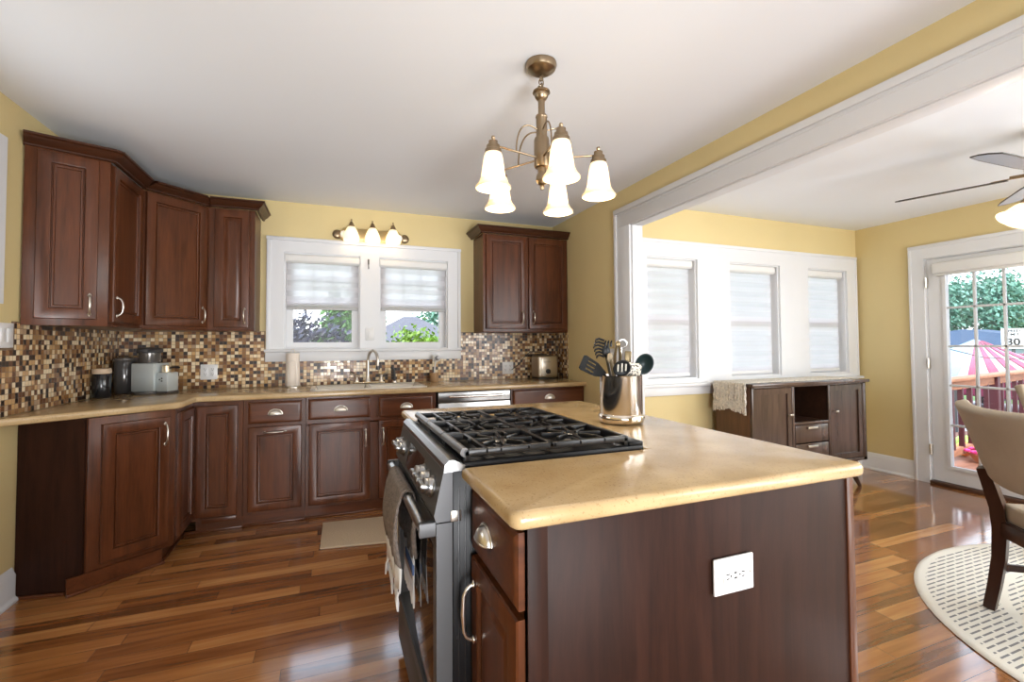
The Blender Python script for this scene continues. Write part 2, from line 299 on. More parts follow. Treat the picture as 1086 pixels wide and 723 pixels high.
# ------------------------------------------------------------------ mesh builder
class MB:
    def __init__(s, M=None): s.bm = bmesh.new(); s.M = M
    def _fin(s, n0, M=None):
        s.bm.verts.ensure_lookup_table()
        for T in (M, s.M):
            if T is not None:
                for v in s.bm.verts[n0:]: v.co = T @ v.co
    def box(s, x0, y0, z0, x1, y1, z1, bev=0.0, seg=2, M=None):
        x0, x1 = sorted((x0, x1)); y0, y1 = sorted((y0, y1)); z0, z1 = sorted((z0, z1))
        b = bmesh.new(); bmesh.ops.create_cube(b, size=1)
        for v in b.verts: v.co = Vector(((v.co.x+.5)*(x1-x0)+x0, (v.co.y+.5)*(y1-y0)+y0, (v.co.z+.5)*(z1-z0)+z0))
        if bev > 0: bmesh.ops.bevel(b, geom=b.edges[:], offset=min(bev, .49*min(x1-x0, y1-y0, z1-z0)), segments=seg, profile=0.5, affect='EDGES')
        s.merge(b, M); return s
    def merge(s, b, M=None):
        n0 = len(s.bm.verts); mp = {}
        for v in b.verts: mp[v] = s.bm.verts.new(v.co)
        for f in b.faces:
            try:
                nf = s.bm.faces.new([mp[v] for v in f.verts])
                nf.material_index = f.material_index
            except ValueError: pass
        b.free(); s._fin(n0, M); return s
    def prism(s, poly, z0, z1, bev=0.0, seg=3, M=None):
        b = bmesh.new(); vs = [b.verts.new((x, y, z0)) for x, y in poly]; f = b.faces.new(vs)
        r = bmesh.ops.extrude_face_region(b, geom=[f])
        for g in r['geom']:
            if isinstance(g, bmesh.types.BMVert): g.co.z = z1
        bmesh.ops.recalc_face_normals(b, faces=b.faces[:])
        if bev > 0:
            ed = [e for e in b.edges if abs(e.verts[0].co.z-e.verts[1].co.z) < 1e-6]
            bmesh.ops.bevel(b, geom=ed, offset=bev, segments=seg, profile=0.5, affect='EDGES')
        s.merge(b, M); return s
    def lathe(s, prof, c=(0, 0, 0), seg=24, M=None, cap=True):
        b = bmesh.new(); rings = []
        for r, z in prof:
            if r < 1e-5: rings.append([b.verts.new((0, 0, z))])
            else: rings.append([b.verts.new((r*math.cos(2*PI*i/seg), r*math.sin(2*PI*i/seg), z)) for i in range(seg)])
        for a, d in zip(rings[:-1], rings[1:]):
            if len(a) == 1 and len(d) == 1: continue
            for i in range(seg):
                j = (i+1) % seg
                if len(a) == 1: b.faces.new((a[0], d[j], d[i]))
                elif len(d) == 1: b.faces.new((a[i], a[j], d[0]))
                else: b.faces.new((a[i], a[j], d[j], d[i]))
        if cap:
            for q in (rings[0], rings[-1]):
                if len(q) > 1: b.faces.new(q)
        bmesh.ops.recalc_face_normals(b, faces=b.faces[:])
        T = Matrix.Translation(Vector(c))
        s.merge(b, (M @ T) if M is not None else T); return s
    def tube(s, pts, r, seg=10, closed=False, flat=None, M=None):
        """r: radius or list; flat=(a,b) elliptical scale"""
        pts = [Vector(p) for p in pts]; n = len(pts)
        rr = r if isinstance(r, (list, tuple)) else [r]*n
        b = bmesh.new(); rings = []; prev = None
        for i, p in enumerate(pts):
            if closed: t = (pts[(i+1) % n]-pts[i-1]).normalized()
            else: t = ((pts[min(i+1, n-1)]-pts[i]).normalized()+(pts[i]-pts[max(i-1, 0)]).normalized())
            t = t.normalized() if t.length > 1e-9 else Vector((0, 0, 1))
            if prev is None:
                a = Vector((0, 0, 1)) if abs(t.z) < 0.9 else Vector((1, 0, 0)); u = a.cross(t).normalized()
            else:
                u = (prev-t*prev.dot(t)); u = u.normalized() if u.length > 1e-6 else prev
            prev = u; w = t.cross(u)
            fa, fb = flat if flat else (1, 1)
            rings.append([b.verts.new(p+(u*math.cos(2*PI*k/seg)*fa+w*math.sin(2*PI*k/seg)*fb)*rr[i]) for k in range(seg)])
        m_ = n if closed else n-1
        for i in range(m_):
            A = rings[i]; B = rings[(i+1) % n]
            for k in range(seg):
                j = (k+1) % seg; b.faces.new((A[k], A[j], B[j], B[k]))
        if not closed: b.faces.new(rings[0][::-1]); b.faces.new(rings[-1])
        bmesh.ops.recalc_face_normals(b, faces=b.faces[:])
        s.merge(b, M); return s
    def ball(s, c, r, sc=(1, 1, 1), u=16, v=10, M=None):
        b = bmesh.new(); bmesh.ops.create_uvsphere(b, u_segments=u, v_segments=v, radius=r)
        for q in b.verts: q.co = Vector((q.co.x*sc[0]+c[0], q.co.y*sc[1]+c[1], q.co.z*sc[2]+c[2]))
        s.merge(b, M); return s
    def rings(s, x0, z0, x1, z1, prof, M=None):
        """framed panel in local xz facing -y: prof = [(inset, y)] from the back edge to the field"""
        b = bmesh.new(); rs = []
        for i, y in prof:
            rs.append([b.verts.new(q) for q in ((x0+i, y, z0+i), (x1-i, y, z0+i), (x1-i, y, z1-i), (x0+i, y, z1-i))])
        for A, B in zip(rs[:-1], rs[1:]):
            for k in range(4): b.faces.new((A[k], A[(k+1) % 4], B[(k+1) % 4], B[k]))
        b.faces.new(rs[-1]); b.faces.new(rs[0][::-1])
        bmesh.ops.recalc_face_normals(b, faces=b.faces[:])
        s.merge(b, M); return s
    def grid(s, rows, M=None):
        b = bmesh.new(); V = [[b.verts.new(p) for p in r] for r in rows]
        for a, d in zip(V[:-1], V[1:]):
            for i in range(len(a)-1): b.faces.new((a[i], a[i+1], d[i+1], d[i]))
        s.merge(b, M); return s
    def faces(s, vs, fs, M=None):
        b = bmesh.new(); V = [b.verts.new(v) for v in vs]
        for f in fs: b.faces.new([V[i] for i in f])
        bmesh.ops.recalc_face_normals(b, faces=b.faces[:]); s.merge(b, M); return s

def root_of(o):
    while o.parent: o = o.parent
    return o
def obj(name, mb, m_, parent=None, sharp=32, solid=None, mods=None):
    me = bpy.data.meshes.new(name); bm = mb.bm
    me_org = Vector((0, 0, 0))
    if parent is not None: org = Vector(root_of(parent).location) if root_of(parent).rotation_euler.z == 0 else Vector((0, 0, 0))
    else:
        lo = Vector([min(v.co[i] for v in bm.verts) for i in range(3)]); hi = Vector([max(v.co[i] for v in bm.verts) for i in range(3)])
        org = Vector(((lo.x+hi.x)/2, (lo.y+hi.y)/2, lo.z))
    for v in bm.verts: v.co -= org
    for f in bm.faces: f.smooth = True
    bm.to_mesh(me); bm.free()
    me.set_sharp_from_angle(angle=math.radians(sharp))
    for q in (m_ if isinstance(m_, (list, tuple)) else [m_]): me.materials.append(q)
    o = bpy.data.objects.new(name, me); COL.objects.link(o)
    if parent is not None: o.parent = parent
    else: o.location = org
    if solid:
        s = o.modifiers.new('solid', 'SOLIDIFY'); s.thickness = solid; s.offset = 0
    return o
def tag(o, label, cat, group=None):
    o['label'] = label; o['category'] = cat
    if group: o['group'] = group
    return o
def thing(name, label, cat, loc=(0, 0, 0), group=None):
    o = bpy.data.objects.new(name, None); COL.objects.link(o); o.location = loc; o.empty_display_size = 0.1
    return tag(o, label, cat, group)
def struct(name, mb, m_, parent=None, **k):
    o = obj(name, mb, m_, parent, **k)
    if parent is None: o['kind'] = 'structure'
    return o
def sroot(name, loc):
    o = bpy.data.objects.new(name, None); COL.objects.link(o); o.location = loc; o['kind'] = 'structure'; o.empty_display_size = 0.1
    return o
def copy_tree(o, parent=None):
    c = o.copy(); COL.objects.link(c); c.parent = parent
    for ch in list(o.children): copy_tree(ch, c)
    return c
def frame(x, y, z, deg):
    return Matrix.Translation((x, y, z)) @ Matrix.Rotation(math.radians(deg), 4, 'Z')
def slab_holes(mb, a0, a1, z0, z1, t0, t1, holes, axis='x'):
    """vertical slab: a = x (axis x, thickness in y) or y (axis y, thickness in x); holes = (a0,z0,a1,z1)"""
    A = sorted({a0, a1, *[h[0] for h in holes], *[h[2] for h in holes]}); Z = sorted({z0, z1, *[h[1] for h in holes], *[h[3] for h in holes]})
    A = [a for a in A if a0-1e-9 <= a <= a1+1e-9]; Z = [z for z in Z if z0-1e-9 <= z <= z1+1e-9]
    def solid(i, j):
        if i < 0 or j < 0 or i >= len(A)-1 or j >= len(Z)-1: return False
        ca = (A[i]+A[i+1])/2; cz = (Z[j]+Z[j+1])/2
        return not any(h[0] < ca < h[2] and h[1] < cz < h[3] for h in holes)
    b = bmesh.new(); vd = {}
    def V(a, t, z):
        k = (round(a, 5), round(t, 5), round(z, 5))
        if k not in vd: vd[k] = b.verts.new((a, t, z) if axis == 'x' else (t, a, z))
        return vd[k]
    for i in range(len(A)-1):
        for j in range(len(Z)-1):
            if not solid(i, j): continue
            p, q, r, s = A[i], A[i+1], Z[j], Z[j+1]
            b.faces.new((V(p, t0, r), V(q, t0, r), V(q, t0, s), V(p, t0, s)))
            b.faces.new((V(p, t1, r), V(p, t1, s), V(q, t1, s), V(q, t1, r)))
            if not solid(i-1, j): b.faces.new((V(p, t0, r), V(p, t0, s), V(p, t1, s), V(p, t1, r)))
            if not solid(i+1, j): b.faces.new((V(q, t0, r), V(q, t1, r), V(q, t1, s), V(q, t0, s)))
            if not solid(i, j-1): b.faces.new((V(p, t0, r), V(p, t1, r), V(q, t1, r), V(q, t0, r)))
            if not solid(i, j+1): b.faces.new((V(p, t0, s), V(q, t0, s), V(q, t1, s), V(p, t1, s)))
    bmesh.ops.recalc_face_normals(b, faces=b.faces[:])
    mb.merge(b); return mb

# ------------------------------------------------------------------ room shell
H = 2.447; HD = 2.39; XW = 3.57; XD = 6.44; YD = -1.13; YR = -6.5
KW = [(1.09, 1.215, 1.69, 2.025), (1.85, 1.215, 2.465, 2.025)]
DWN = [(3.845, 0.95, 4.37, 1.965), (4.73, 0.95, 5.34, 1.965), (5.715, 0.95, 6.265, 1.965)]
struct('floor', MB().box(-0.15, YR-.15, -0.12, XD+.15, 0.15, 0), FLOORM)
cl = MB().box(-0.15, YR-.15, H, XW+.09, 0.15, H+.12); struct('ceiling', cl, CEIL)
struct('ceiling', MB().box(XW+.09, YR-.15, HD, XD+.15, YD+.14, HD+.177), CEIL)
struct('wall_back', slab_holes(MB(), -0.15, XW+.09, 0, H, 0, 0.15, KW), YELLOW)
LW = (-2.45, 1.55, -1.47, 2.14)
struct('wall_left', slab_holes(MB(), YR, 0, 0, H, -0.15, 0, [LW], 'y'), YELLOW)
struct('wall_right', slab_holes(MB(), YR, 0, 0, H, XW, XW+.09, [(-5.4, -0.01, -1.345, 2.155)], 'y'), YELLOW)
struct('wall_dining_back', slab_holes(MB(), XW+.09, XD+.15, 0, HD, YD, YD+.14, DWN), YELLOW)
FD = (-2.56, 0.0, -1.72, 2.0)
DRW = (-5.2, 0.85, -3.7, 2.0)
struct('wall_dining_right', slab_holes(MB(), YR, YD, 0, HD, XD, XD+.15, [FD, DRW], 'y'), YELLOW)
RW = [(0.1, 0.9, 2.5, 2.2), (3.95, 0.85, 6.1, 2.1)]
struct('wall_rear', slab_holes(MB(), -0.15, XD+.15, 0, H, YR-.15, YR, RW), YELLOW)

# unseen rear windows added around the fill lights: white frames, shades against the sun
def simple_window(name, axis, t, a0, z0, a1, z1, inward):
    r = sroot(name, ((a0+a1)/2, t, z0) if axis == 'x' else (t, (a0+a1)/2, z0))
    slab = MB(); slab_holes(slab, a0-.1, a1+.1, z0-.1, z1+.1, t, t+inward*.02, [(a0, z0, a1, z1)], axis); obj('window_casing', slab, WHITE, r)
    f = MB(); slab_holes(f, a0, a1, z0, z1, t-inward*.05, t-inward*.02, [(a0+.05, z0+.05, (a0+a1)/2-.03, z1-.05), ((a0+a1)/2+.03, z0+.05, a1-.05, z1-.05)], axis); obj('sash', f, WHITE, r)
    return r
simple_window('added_window_6', 'x', YR, *RW[0], 1); simple_window('added_window_7', 'x', YR, *RW[1], 1)
simple_window('added_window_8', 'y', XD, *DRW, -1)  # window added out of view for its light and reflections
for (a0, z0, a1, z1) in RW:
    tag(obj('roller_shade', MB().box(a0-.01, YR+.022, z0-.01, a1+.01, YR+.025, z1+.01), SHADE_TOP), 'white closed shade added to keep sun out of an unseen rear window, %s' % ('kitchen side' if a0 < 3 else 'dining side'), 'window shade')

# casing of the wide opening between kitchen and dining room
t = MB(); cx0 = XW-.022
t.box(cx0, -1.335, 0, XW, -1.15, 2.150, .002); t.box(cx0, -5.6, 2.15, XW, -1.15, 2.295, .002)
t.box(cx0-.012, -5.6, 2.262, XW, -1.138, 2.302, .006); t.box(cx0-.010, -1.172, 0, XW-.001, -1.14, 2.262, .004)
t.box(cx0-.004, -5.58, 2.243, XW-.001, -1.175, 2.252, .002)
t.box(cx0, -5.41, 0, XW, -5.6, 2.2, .003)
t.box(XW-.002, -1.347, 0, XW+.092, -1.335, 2.153, .001); t.box(XW-.002, -5.41, 2.143, XW+.092, -1.335, 2.156, .001)
t.box(XW+.092, -5.5, 2.158, XW+.105, -1.34, 2.26, .003); t.box(XW-.002, -5.41, 0, XW+.092, -5.398, 2.153)

struct('trim_1', t, WHITE)

# baseboards
def base(mb, p0, p1, n):
    """p0,p1 floor points, n inward normal"""
    d = Vector((p1[0]-p0[0], p1[1]-p0[1], 0)); L = d.length; d.normalize(); nn = Vector((n[0], n[1], 0))
    M = Matrix(((d.x, nn.x, 0, p0[0]), (d.y, nn.y, 0, p0[1]), (0, 0, 1, 0), (0, 0, 0, 1)))
    prof = [(0, 0), (.028, 0), (.028, .012), (.018, .022), (.016, .03), (.016, .128), (.011, .138), (.008, .15), (.004, .16), (0, .165)]
    vs = [(0, y, z) for y, z in prof]+[(L, y, z) for y, z in prof]; k = len(prof)
    fs = [(i, i+1, i+1+k, i+k) for i in range(k-1)]+[tuple(range(k)), tuple(range(2*k-1, k-1, -1)), (0, k, 2*k-1, k-1)]
    mb.faces(vs, fs, M); return mb
struct('baseboard_left', base(MB(), (0, -1.215), (0, YR), (1, 0)), WHITE)
struct('baseboard_right', base(MB(), (XD, YD), (XD, -1.60), (-1, 0)), WHITE)
struct('baseboard_right', base(MB(), (XD, -2.70), (XD, YR), (-1, 0)), WHITE)
struct('baseboard_dining_back', base(MB(), (XW+.105, YD), (XD, YD), (0, -1)), WHITE)
struct('baseboard_kitchen_right', base(MB(), (XW, -.66), (XW, -1.14), (-1, 0)), WHITE)

# ---- kitchen window (double unit)
w = sroot('window_1', (1.77, 0, 1.117))
t = MB(); slab_holes(t, .985, 2.565, 1.215, 2.12, -.022, 0, KW)
t.box(.962, -.036, 1.215, .99, 0, 2.118, .004); t.box(2.56, -.036, 1.215, 2.587, 0, 2.118, .004); t.box(.958, -.038, 2.118, 2.591, 0, 2.147, .004)
obj('window_casing', t, WHITE, w)
t = MB(); t.box(.95, -.045, 1.195, 2.597, 0.0, 1.218, .005); t.box(.958, -.028, 1.117, 2.59, 0, 1.195, .003); obj('window_sill', t, WHITE, w)
for (a0, z0, a1, z1) in KW:
    t = MB(); slab_holes(t, a0, a1, z0, z1, 0.0, .15, [(a0+.012, z0+.012, a1-.012, z1-.012)]); obj('window_frame', t, WHITE, w)
    t = MB(); zm = 1.615
    slab_holes(t, a0+.012, a1-.012, z0+.012, zm, .055, .085, [(a0+.066, z0+.06, a1-.066, zm-.035)]); s1 = obj('lower_sash', t, WHITE, w)
    t = MB(); slab_holes(t, a0+.012, a1-.012, zm-.035, z1-.012, .09, .12, [(a0+.066, zm, a1-.066, z1-.05)])
    u0, u1 = a0+.066, a1-.066
    for k in (1, 2): t.box(u0+(u1-u0)*k/3-.007, .098, zm, u0+(u1-u0)*k/3+.007, .112, z1-.05)
    t.box(u0, .098, zm+.18, u1, .112, zm+.194)
    s2 = obj('upper_sash', t, WHITE, w)
    obj('glass_pane', MB().box(a0+.06, .069, z0+.05, a1-.06, .071, zm-.03), GLASS, s1)
    obj('glass_pane', MB().box(a0+.06, .104, zm, a1-.06, .106, z1-.04), GLASS, s2)
def roller_shade(a0, a1, ztop, zbot, y, fab, label, r=0.032, grp=None, bar=GREY_BAR):
    o = thing('roller_shade', label, 'window shade', ((a0+a1)/2, y, ztop-.07))
    t = MB(); pts = []
    prof = [(y+.028, ztop), (y-.012, ztop), (y-.030, ztop-.012), (y-.034, ztop-.035), (y-.030, ztop-.058), (y-.012, ztop-.072), (y+.028, ztop-.072)]
    vs = [(a0, p, q) for p, q in prof]+[(a1, p, q) for p, q in prof]; k = len(prof)
    fs = [(i, (i+1) % k, (i+1) % k+k, i+k) for i in range(k)]+[tuple(range(k)), tuple(range(2*k-1, k-1, -1))]
    t.faces(vs, fs); obj('valance', t, SHADE_TOP, o)
    obj('fabric', MB().box(a0+.008, y+.012, zbot, a1-.008, y+.0135, ztop-.07), fab, o)
    obj('hem_bar', MB().box(a0+.008, y+.005, zbot-.014, a1-.008, y+.02, zbot+.012, .004), bar, o)
    for q in (a0-.006, a1): obj('end_cap', MB().box(q, y-.02, ztop-.07, q+.006, y+.03, ztop+.004, .002), PLASTIC_W, o)
    return o
roller_shade(1.10, 1.682, 2.015, 1.563, .01, SH_K, 'white half-raised shade over the window with purple leaves')
roller_shade(1.858, 2.458, 2.015, 1.568, .01, SH_K, 'white half-raised shade over the window with the grey roof')

# ---- dining windows
w = sroot('window_2', (5.05, YD, .82)); t = MB(); slab_holes(t, XW+.107, XD-.03, .915, 2.09, YD-.02, YD, DWN)
t.box(XW+.107, YD-.03, 2.083, XD-.028, YD, 2.11, .004); t.box(XD-.052, YD-.028, .917, XD-.03, YD, 2.083, .004); obj('window_casing', t, WHITE, w)
t = MB(); t.box(XW+.107, YD-.065, .893, XD-.02, YD, .917, .005); t.box(XW+.107, YD-.025, .82, XD-.03, YD, .893, .003); obj('window_sill', t, WHITE, w)
for i, (a0, z0, a1, z1) in enumerate(DWN):
    t = MB(); slab_holes(t, a0, a1, z0, z1, YD, YD+.14, [(a0+.012, z0+.01, a1-.012, z1-.01)]); obj('window_frame', t, WHITE, w)
    t = MB(); zm = 1.44
    slab_holes(t, a0+.012, a1-.012, z0+.01, z1-.01, YD+.08, YD+.11, [(a0+.055, z0+.06, a1-.055, zm-.02), (a0+.055, zm+.02, a1-.055, z1-.05)]); s1 = obj('sash', t, WHITE, w)
    obj('glass_pane', MB().box(a0+.05, YD+.094, z0+.05, a1-.05, YD+.096, z1-.04), GLASS, s1)
    lab = ('white closed banded shade nearest the utensil crock', 'white closed banded shade in the middle dining window', 'white closed banded shade nearest the room corner')[i]
    roller_shade(a0+.014, a1-.035, z1-.004, z0+.035, YD+.035, SH_D, lab, bar=PLASTIC_W)

# ---- left wall window casing (at the frame's left edge)
simple_window('window_3', 'y', 0.0, *LW, 1)
tag(obj('roller_shade', MB().box(.021, LW[0]-.005, LW[1]-.01, .024, LW[2]+.005, LW[3]+.01), SHADE_TOP), 'white closed shade in the left wall window outside the frame', 'window shade')

# ---- french door
d = sroot('door_1', (XD, -2.14, 0))
t = MB(); slab_holes(t, -2.67, -1.61, 0, 2.112, XD-.022, XD, [(-2.56, -.01, -1.72, 1.995)], 'y')
t.box(XD-.030, -2.69, 2.09, XD, -1.60, 2.12, .004); t.box(XD-.028, -1.625, 0, XD-.001, -1.60, 2.09, .004); t.box(XD-.028, -2.69, 0, XD-.001, -2.665, 2.09, .004); obj('door_casing', t, WHITE, d)
t = MB(); slab_holes(t, FD[0], FD[2], .03, FD[3], XD-.004, XD+.15, [(FD[0]+.015, .0, FD[2]-.013, FD[3]-.013)], 'y'); obj('door_frame', t, WHITE, d)
t = MB(); slab_holes(t, FD[0]+.018, FD[2]-.016, .035, FD[3]-.018, XD-.002, XD+.042, [(-2.425, .175, -1.865, 1.86)], 'y'); ds = obj('door_slab', t, WHITE, d)
t = MB(); slab_holes(t, -2.445, -1.845, .155, 1.88, XD-.012, XD, [(-2.42, .18, -1.868, 1.855)], 'y'); obj('glazing_bead', t, WHITE, ds)
t = MB()
for yy in (-2.052, -2.237): t.box(XD+.008, yy-.009, .175, XD+.03, yy+.009, 1.86, .002)
for zz in (.53, .872, 1.212, 1.545): t.box(XD+.008, -2.425, zz-.009, XD+.03, -1.865, zz+.009, .002)
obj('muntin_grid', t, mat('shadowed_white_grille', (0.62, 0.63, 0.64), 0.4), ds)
obj('glass_pane', MB().box(XD+.018, -2.43, .17, XD+.020, -1.86, 1.865), GLASS, ds)
for zz in (1.78, 1.06, .30):
    t = MB(); t.box(XD-.026, FD[2]-.022, zz-.045, XD-.002, FD[2]-.004, zz+.045, .002); t.lathe([(0.006, -.048), (.008, -.046), (.008, .046), (.006, .048)], (XD-.026, FD[2]-.013, zz), 10); obj('hinge', t, NICKEL, d)
t = MB(); t.box(XD-.03, FD[0], 0, XD+.16, FD[2], .028, .004); obj('threshold', t, mat('bronze_threshold', (0.10, 0.05, 0.03), 0.4), d)
o = thing('roller_shade', 'raised white shade cassette at the top of the glazed door', 'window shade', (XD-.02, -2.14, 1.84))
obj('valance', MB().box(XD-.06, -2.50, 1.845, XD-.003, -1.79, 1.945, .018, 4), SHADE_TOP, o)
obj('hem_bar', MB().box(XD-.04, -2.49, 1.826, XD-.02, -1.80, 1.848, .004), SHADE_TOP, o)
# ------------------------------------------------------------------ cabinets
DOOR = [(0, 0), (0, -.015), (.003, -.0195), (.010, -.021), (.051, -.021), (.0545, -.019), (.0575, -.008), (.0605, -.008), (.063, -.0145), (.067, -.0150), (.071, -.0135), (.074, -.0055), (.095, -.0055)]
DOOR_R = [(0, 0), (0, -.015), (.003, -.0195), (.010, -.021), (.052, -.021), (.056, -.0185), (.060, -.010), (.066, -.010), (.070, -.0125), (.088, -.016), (.092, -.0155), (.1, -.0155)]
DRAW = [(0, 0), (0, -.014), (.004, -.0165), (.012, -.0205), (.016, -.021), (.03, -.021)]
def shrink(prof, w, h):
    lim = min(w, h)*0.46; mx = prof[-1][0]
    if mx <= lim: return prof
    return [(i*lim/mx, y) for i, y in prof]
def panel(name, parent, M, x0, z0, x1, z1, prof=DOOR, m_=None):
    return obj(name, MB().rings(x0, z0, x1, z1, shrink(prof, x1-x0, z1-z0), M), m_ or CHERRY, parent)
def pull(parent, M, x, z, L=.115, horiz=False, y=-.021, m_=None):
    t = MB(); h = L/2
    pts = [(0, 0, -h), (0, -.012, -h+.002), (0, -.022, -h+.010), (0, -.029, -h+.025), (0, -.031, 0), (0, -.029, h-.025), (0, -.022, h-.010), (0, -.012, h-.002), (0, 0, h)]
    t.tube(pts, [.0055, .005, .0042, .0045, .006, .0045, .0042, .005, .0055], 10)
    for s in (-1, 1):
        t.ball((0, -.003, s*h), .0085, (1, .55, 1.1), 12, 8); t.ball((0, -.003, s*(h+.008)), .004, (1, .6, 1), 8, 6)
    R = Matrix.Rotation(PI/2, 4, 'Y') if horiz else Matrix.Identity(4)
    for v in t.bm.verts: v.co = M @ (Matrix.Translation((x, y, z)) @ (R @ v.co))
    return obj('handle', t, m_ or NICKEL, parent, sharp=60)
def cup(parent, M, x, z, w=.085, y=-.021):
    b = []; hw = w/2
    nu, nv = 18, 8
    rows = []
    for j in range(nv+1):
        ph = (PI/2)*j/nv
        rows.append([(hw*math.cos(th)*1.0, -.024*math.sin(ph)*(math.sin(th)**.6 if math.sin(th) > 0 else 0), .034*math.sin(th)*math.cos(ph)+0.0) for th in [PI*i/nu for i in range(nu+1)]])
    t = MB(); t.grid(rows)
    # flange and lip
    t.tube([(hw*1.08*math.cos(PI*i/20), -.001, .036*math.sin(PI*i/20)) for i in range(21)], .0028, 6)
    t.tube([(hw*math.cos(PI*i/20), -.024*max(0, math.sin(PI*i/20))**.6, 0) for i in range(21)], .0022, 6)
    for v in t.bm.verts: v.co = M @ (Vector((x, y, z-.014))+v.co)
    return obj('cup_pull', t, NICKEL, parent, sharp=70, solid=.0015)

ZT = .875   # underside of worktop
def crown(mb, pts, z0, out=.05, h=.062, ends=None):
    """crown moulding swept along plan polyline pts (front side to the right of travel); mitred"""
    P = [Vector((p[0], p[1], 0)) for p in pts]; n = len(P); nor = []
    for i in range(n-1):
        d = (P[i+1]-P[i]).normalized(); nor.append(Vector((d.y, -d.x, 0)))
    off = []
    for i in range(n):
        if i == 0: off.append(nor[0])
        elif i == n-1: off.append(nor[-1])
        else:
            s = nor[i-1]+nor[i]; off.append(s/(s.dot(nor[i])))
    prof = [(-.01, 0), (.004, 0), (.008, .004), (.008, .012), (.014, .018), (.030, .030), (.040, .046), (.046, .048), (out, .052), (out, h), (-.01, h)]
    rows = [[tuple(P[i]+off[i]*o+Vector((0, 0, z0+z))) for (o, z) in prof] for i in range(n)]
    b = MB(); b.grid(rows)
    b.faces(rows[0], [tuple(range(len(prof)))]); b.faces(rows[-1], [tuple(range(len(prof)))])
    for f in b.bm.faces: pass
    bmesh.ops.recalc_face_normals(b.bm, faces=b.bm.faces[:])
    mb.merge(b.bm)

# ---- base cabinets, back run (fronts at y = -.60)
FB = lambda x: frame(x, -.60, 0, 0)
def carcass(o, poly, z0=.085, z1=ZT, m_=CHERRY):
    return obj('carcass', MB().prism(poly, z0, z1), m_, o)
def toe(o, x0, x1, y=-.575):
    t = MB(); t.box(x0, y, 0, x1, y+.018, .088); t.box(x0, y-.012, 0, x1, y, .016, .005); return obj('toe_kick', t, CHERRY_H, o)

g = 'cherry base cabinets under the back worktop'
o = thing('base_cabinet', 'L-shaped corner cherry base cabinet with two doors meeting at the inside corner', 'cabinet', (.45, -.45, 0), g)
carcass(o, [(.004, -.004), (.895, -.004), (.895, -.60), (.60, -.60), (.60, -.94), (.004, -.94)])
M = FB(0); dd = panel('door', o, M, .625, .108, .865, .845, DOOR)
M2 = frame(.60, 0, 0, 90); d2 = panel('door', o, M2, -.915, .108, -.625, .845, DOOR)
t = MB(); t.box(.62, -.575, 0, .895, -.557, .09); t.box(.55, -.985, 0, .532, -.575, .09); t.box(.55, -.587, 0, .895, -.575, .016, .005); t.box(.562, -.985, 0, .55, -.575, .016, .005); obj('toe_kick', t, CHERRY_H, o)
obj('toe_block', MB().box(.66, -.61, .066, .862, -.585, .098, .003), CHERRY_H, o)

o = thing('base_cabinet', 'narrow cherry base cabinet with a pull-out door that has a horizontal handle', 'cabinet', (1.09, -.3, 0), g)
carcass(o, [(.898, -.004), (1.287, -.004), (1.287, -.60), (.898, -.60)]); toe(o, .896, 1.288)
q = panel('drawer', o, M, .928, .708, 1.264, .856, DRAW, CHERRY_H); cup(q, M, 1.096, .782)
q = panel('door', o, M, .928, .106, 1.264, .684, DOOR); pull(q, M, 1.094, .648, .125, True)

o = thing('sink_cabinet', 'wide cherry sink cabinet with two doors and false drawer fronts under the faucet', 'cabinet', (1.76, -.3, 0), g)
obj('carcass', MB().prism([(1.290, -.004), (2.232, -.004), (2.232, -.60), (1.290, -.60)], .085, .68), CHERRY, o)
obj('face_frame', MB().box(1.29, -.60, .67, 2.232, -.578, ZT), CHERRY, o); toe(o, 1.289, 2.233)
q = panel('drawer_front', o, M, 1.308, .712, 1.734, .860, DRAW, CHERRY_H); cup(q, M, 1.525, .785)
q = panel('drawer_front', o, M, 1.796, .706, 2.205, .854, DRAW, CHERRY_H); cup(q, M, 2.0, .782)
q = panel('door', o, M, 1.312, .104, 1.732, .682, DOOR); pull(q, M, 1.700, .56)
q = panel('door', o, M, 1.794, .100, 2.205, .682, DOOR); pull(q, M, 1.826, .56)

o = thing('dishwasher', 'stainless dishwasher front between the sink and the right end cabinet', 'dishwasher', (2.55, -.3, 0))
obj('tub', MB().box(2.245, -.59, .10, 2.858, -.01, .868), PLASTIC_B, o)
obj('door_panel', MB().box(2.247, -.622, .115, 2.856, -.592, .785, .006), STEEL, o)
obj('control_strip', MB().box(2.247, -.618, .79, 2.856, -.592, .868, .005), STEEL, o)
t = MB(); t.tube([(2.33, -.655, .835), (2.77, -.655, .835)], .011, 12); t.box(2.345, -.655, .827, 2.365, -.615, .843, .003); t.box(2.735, -.655, .827, 2.755, -.615, .843, .003); obj('handle', t, CHROME, o)
obj('kick_plate', MB().box(2.25, -.56, .0, 2.853, -.54, .10), PLASTIC_B, o)

o = thing('base_cabinet', 'cherry base cabinet with a cup-pull drawer right of the dishwasher', 'cabinet', (3.2, -.3, 0), g)
carcass(o, [(2.868, -.004), (3.566, -.004), (3.566, -.60), (2.868, -.60)]); toe(o, 2.868, 3.566)
q = panel('drawer', o, M, 2.885, .720, 3.55, .862, DRAW, CHERRY_H); cup(q, M, 3.22, .795)
q = panel('door', o, M, 2.885, .106, 3.212, .695, DOOR); pull(q, M, 3.18, .56)
q = panel('door', o, M, 3.224, .106, 3.55, .695, DOOR); pull(q, M, 3.256, .56)

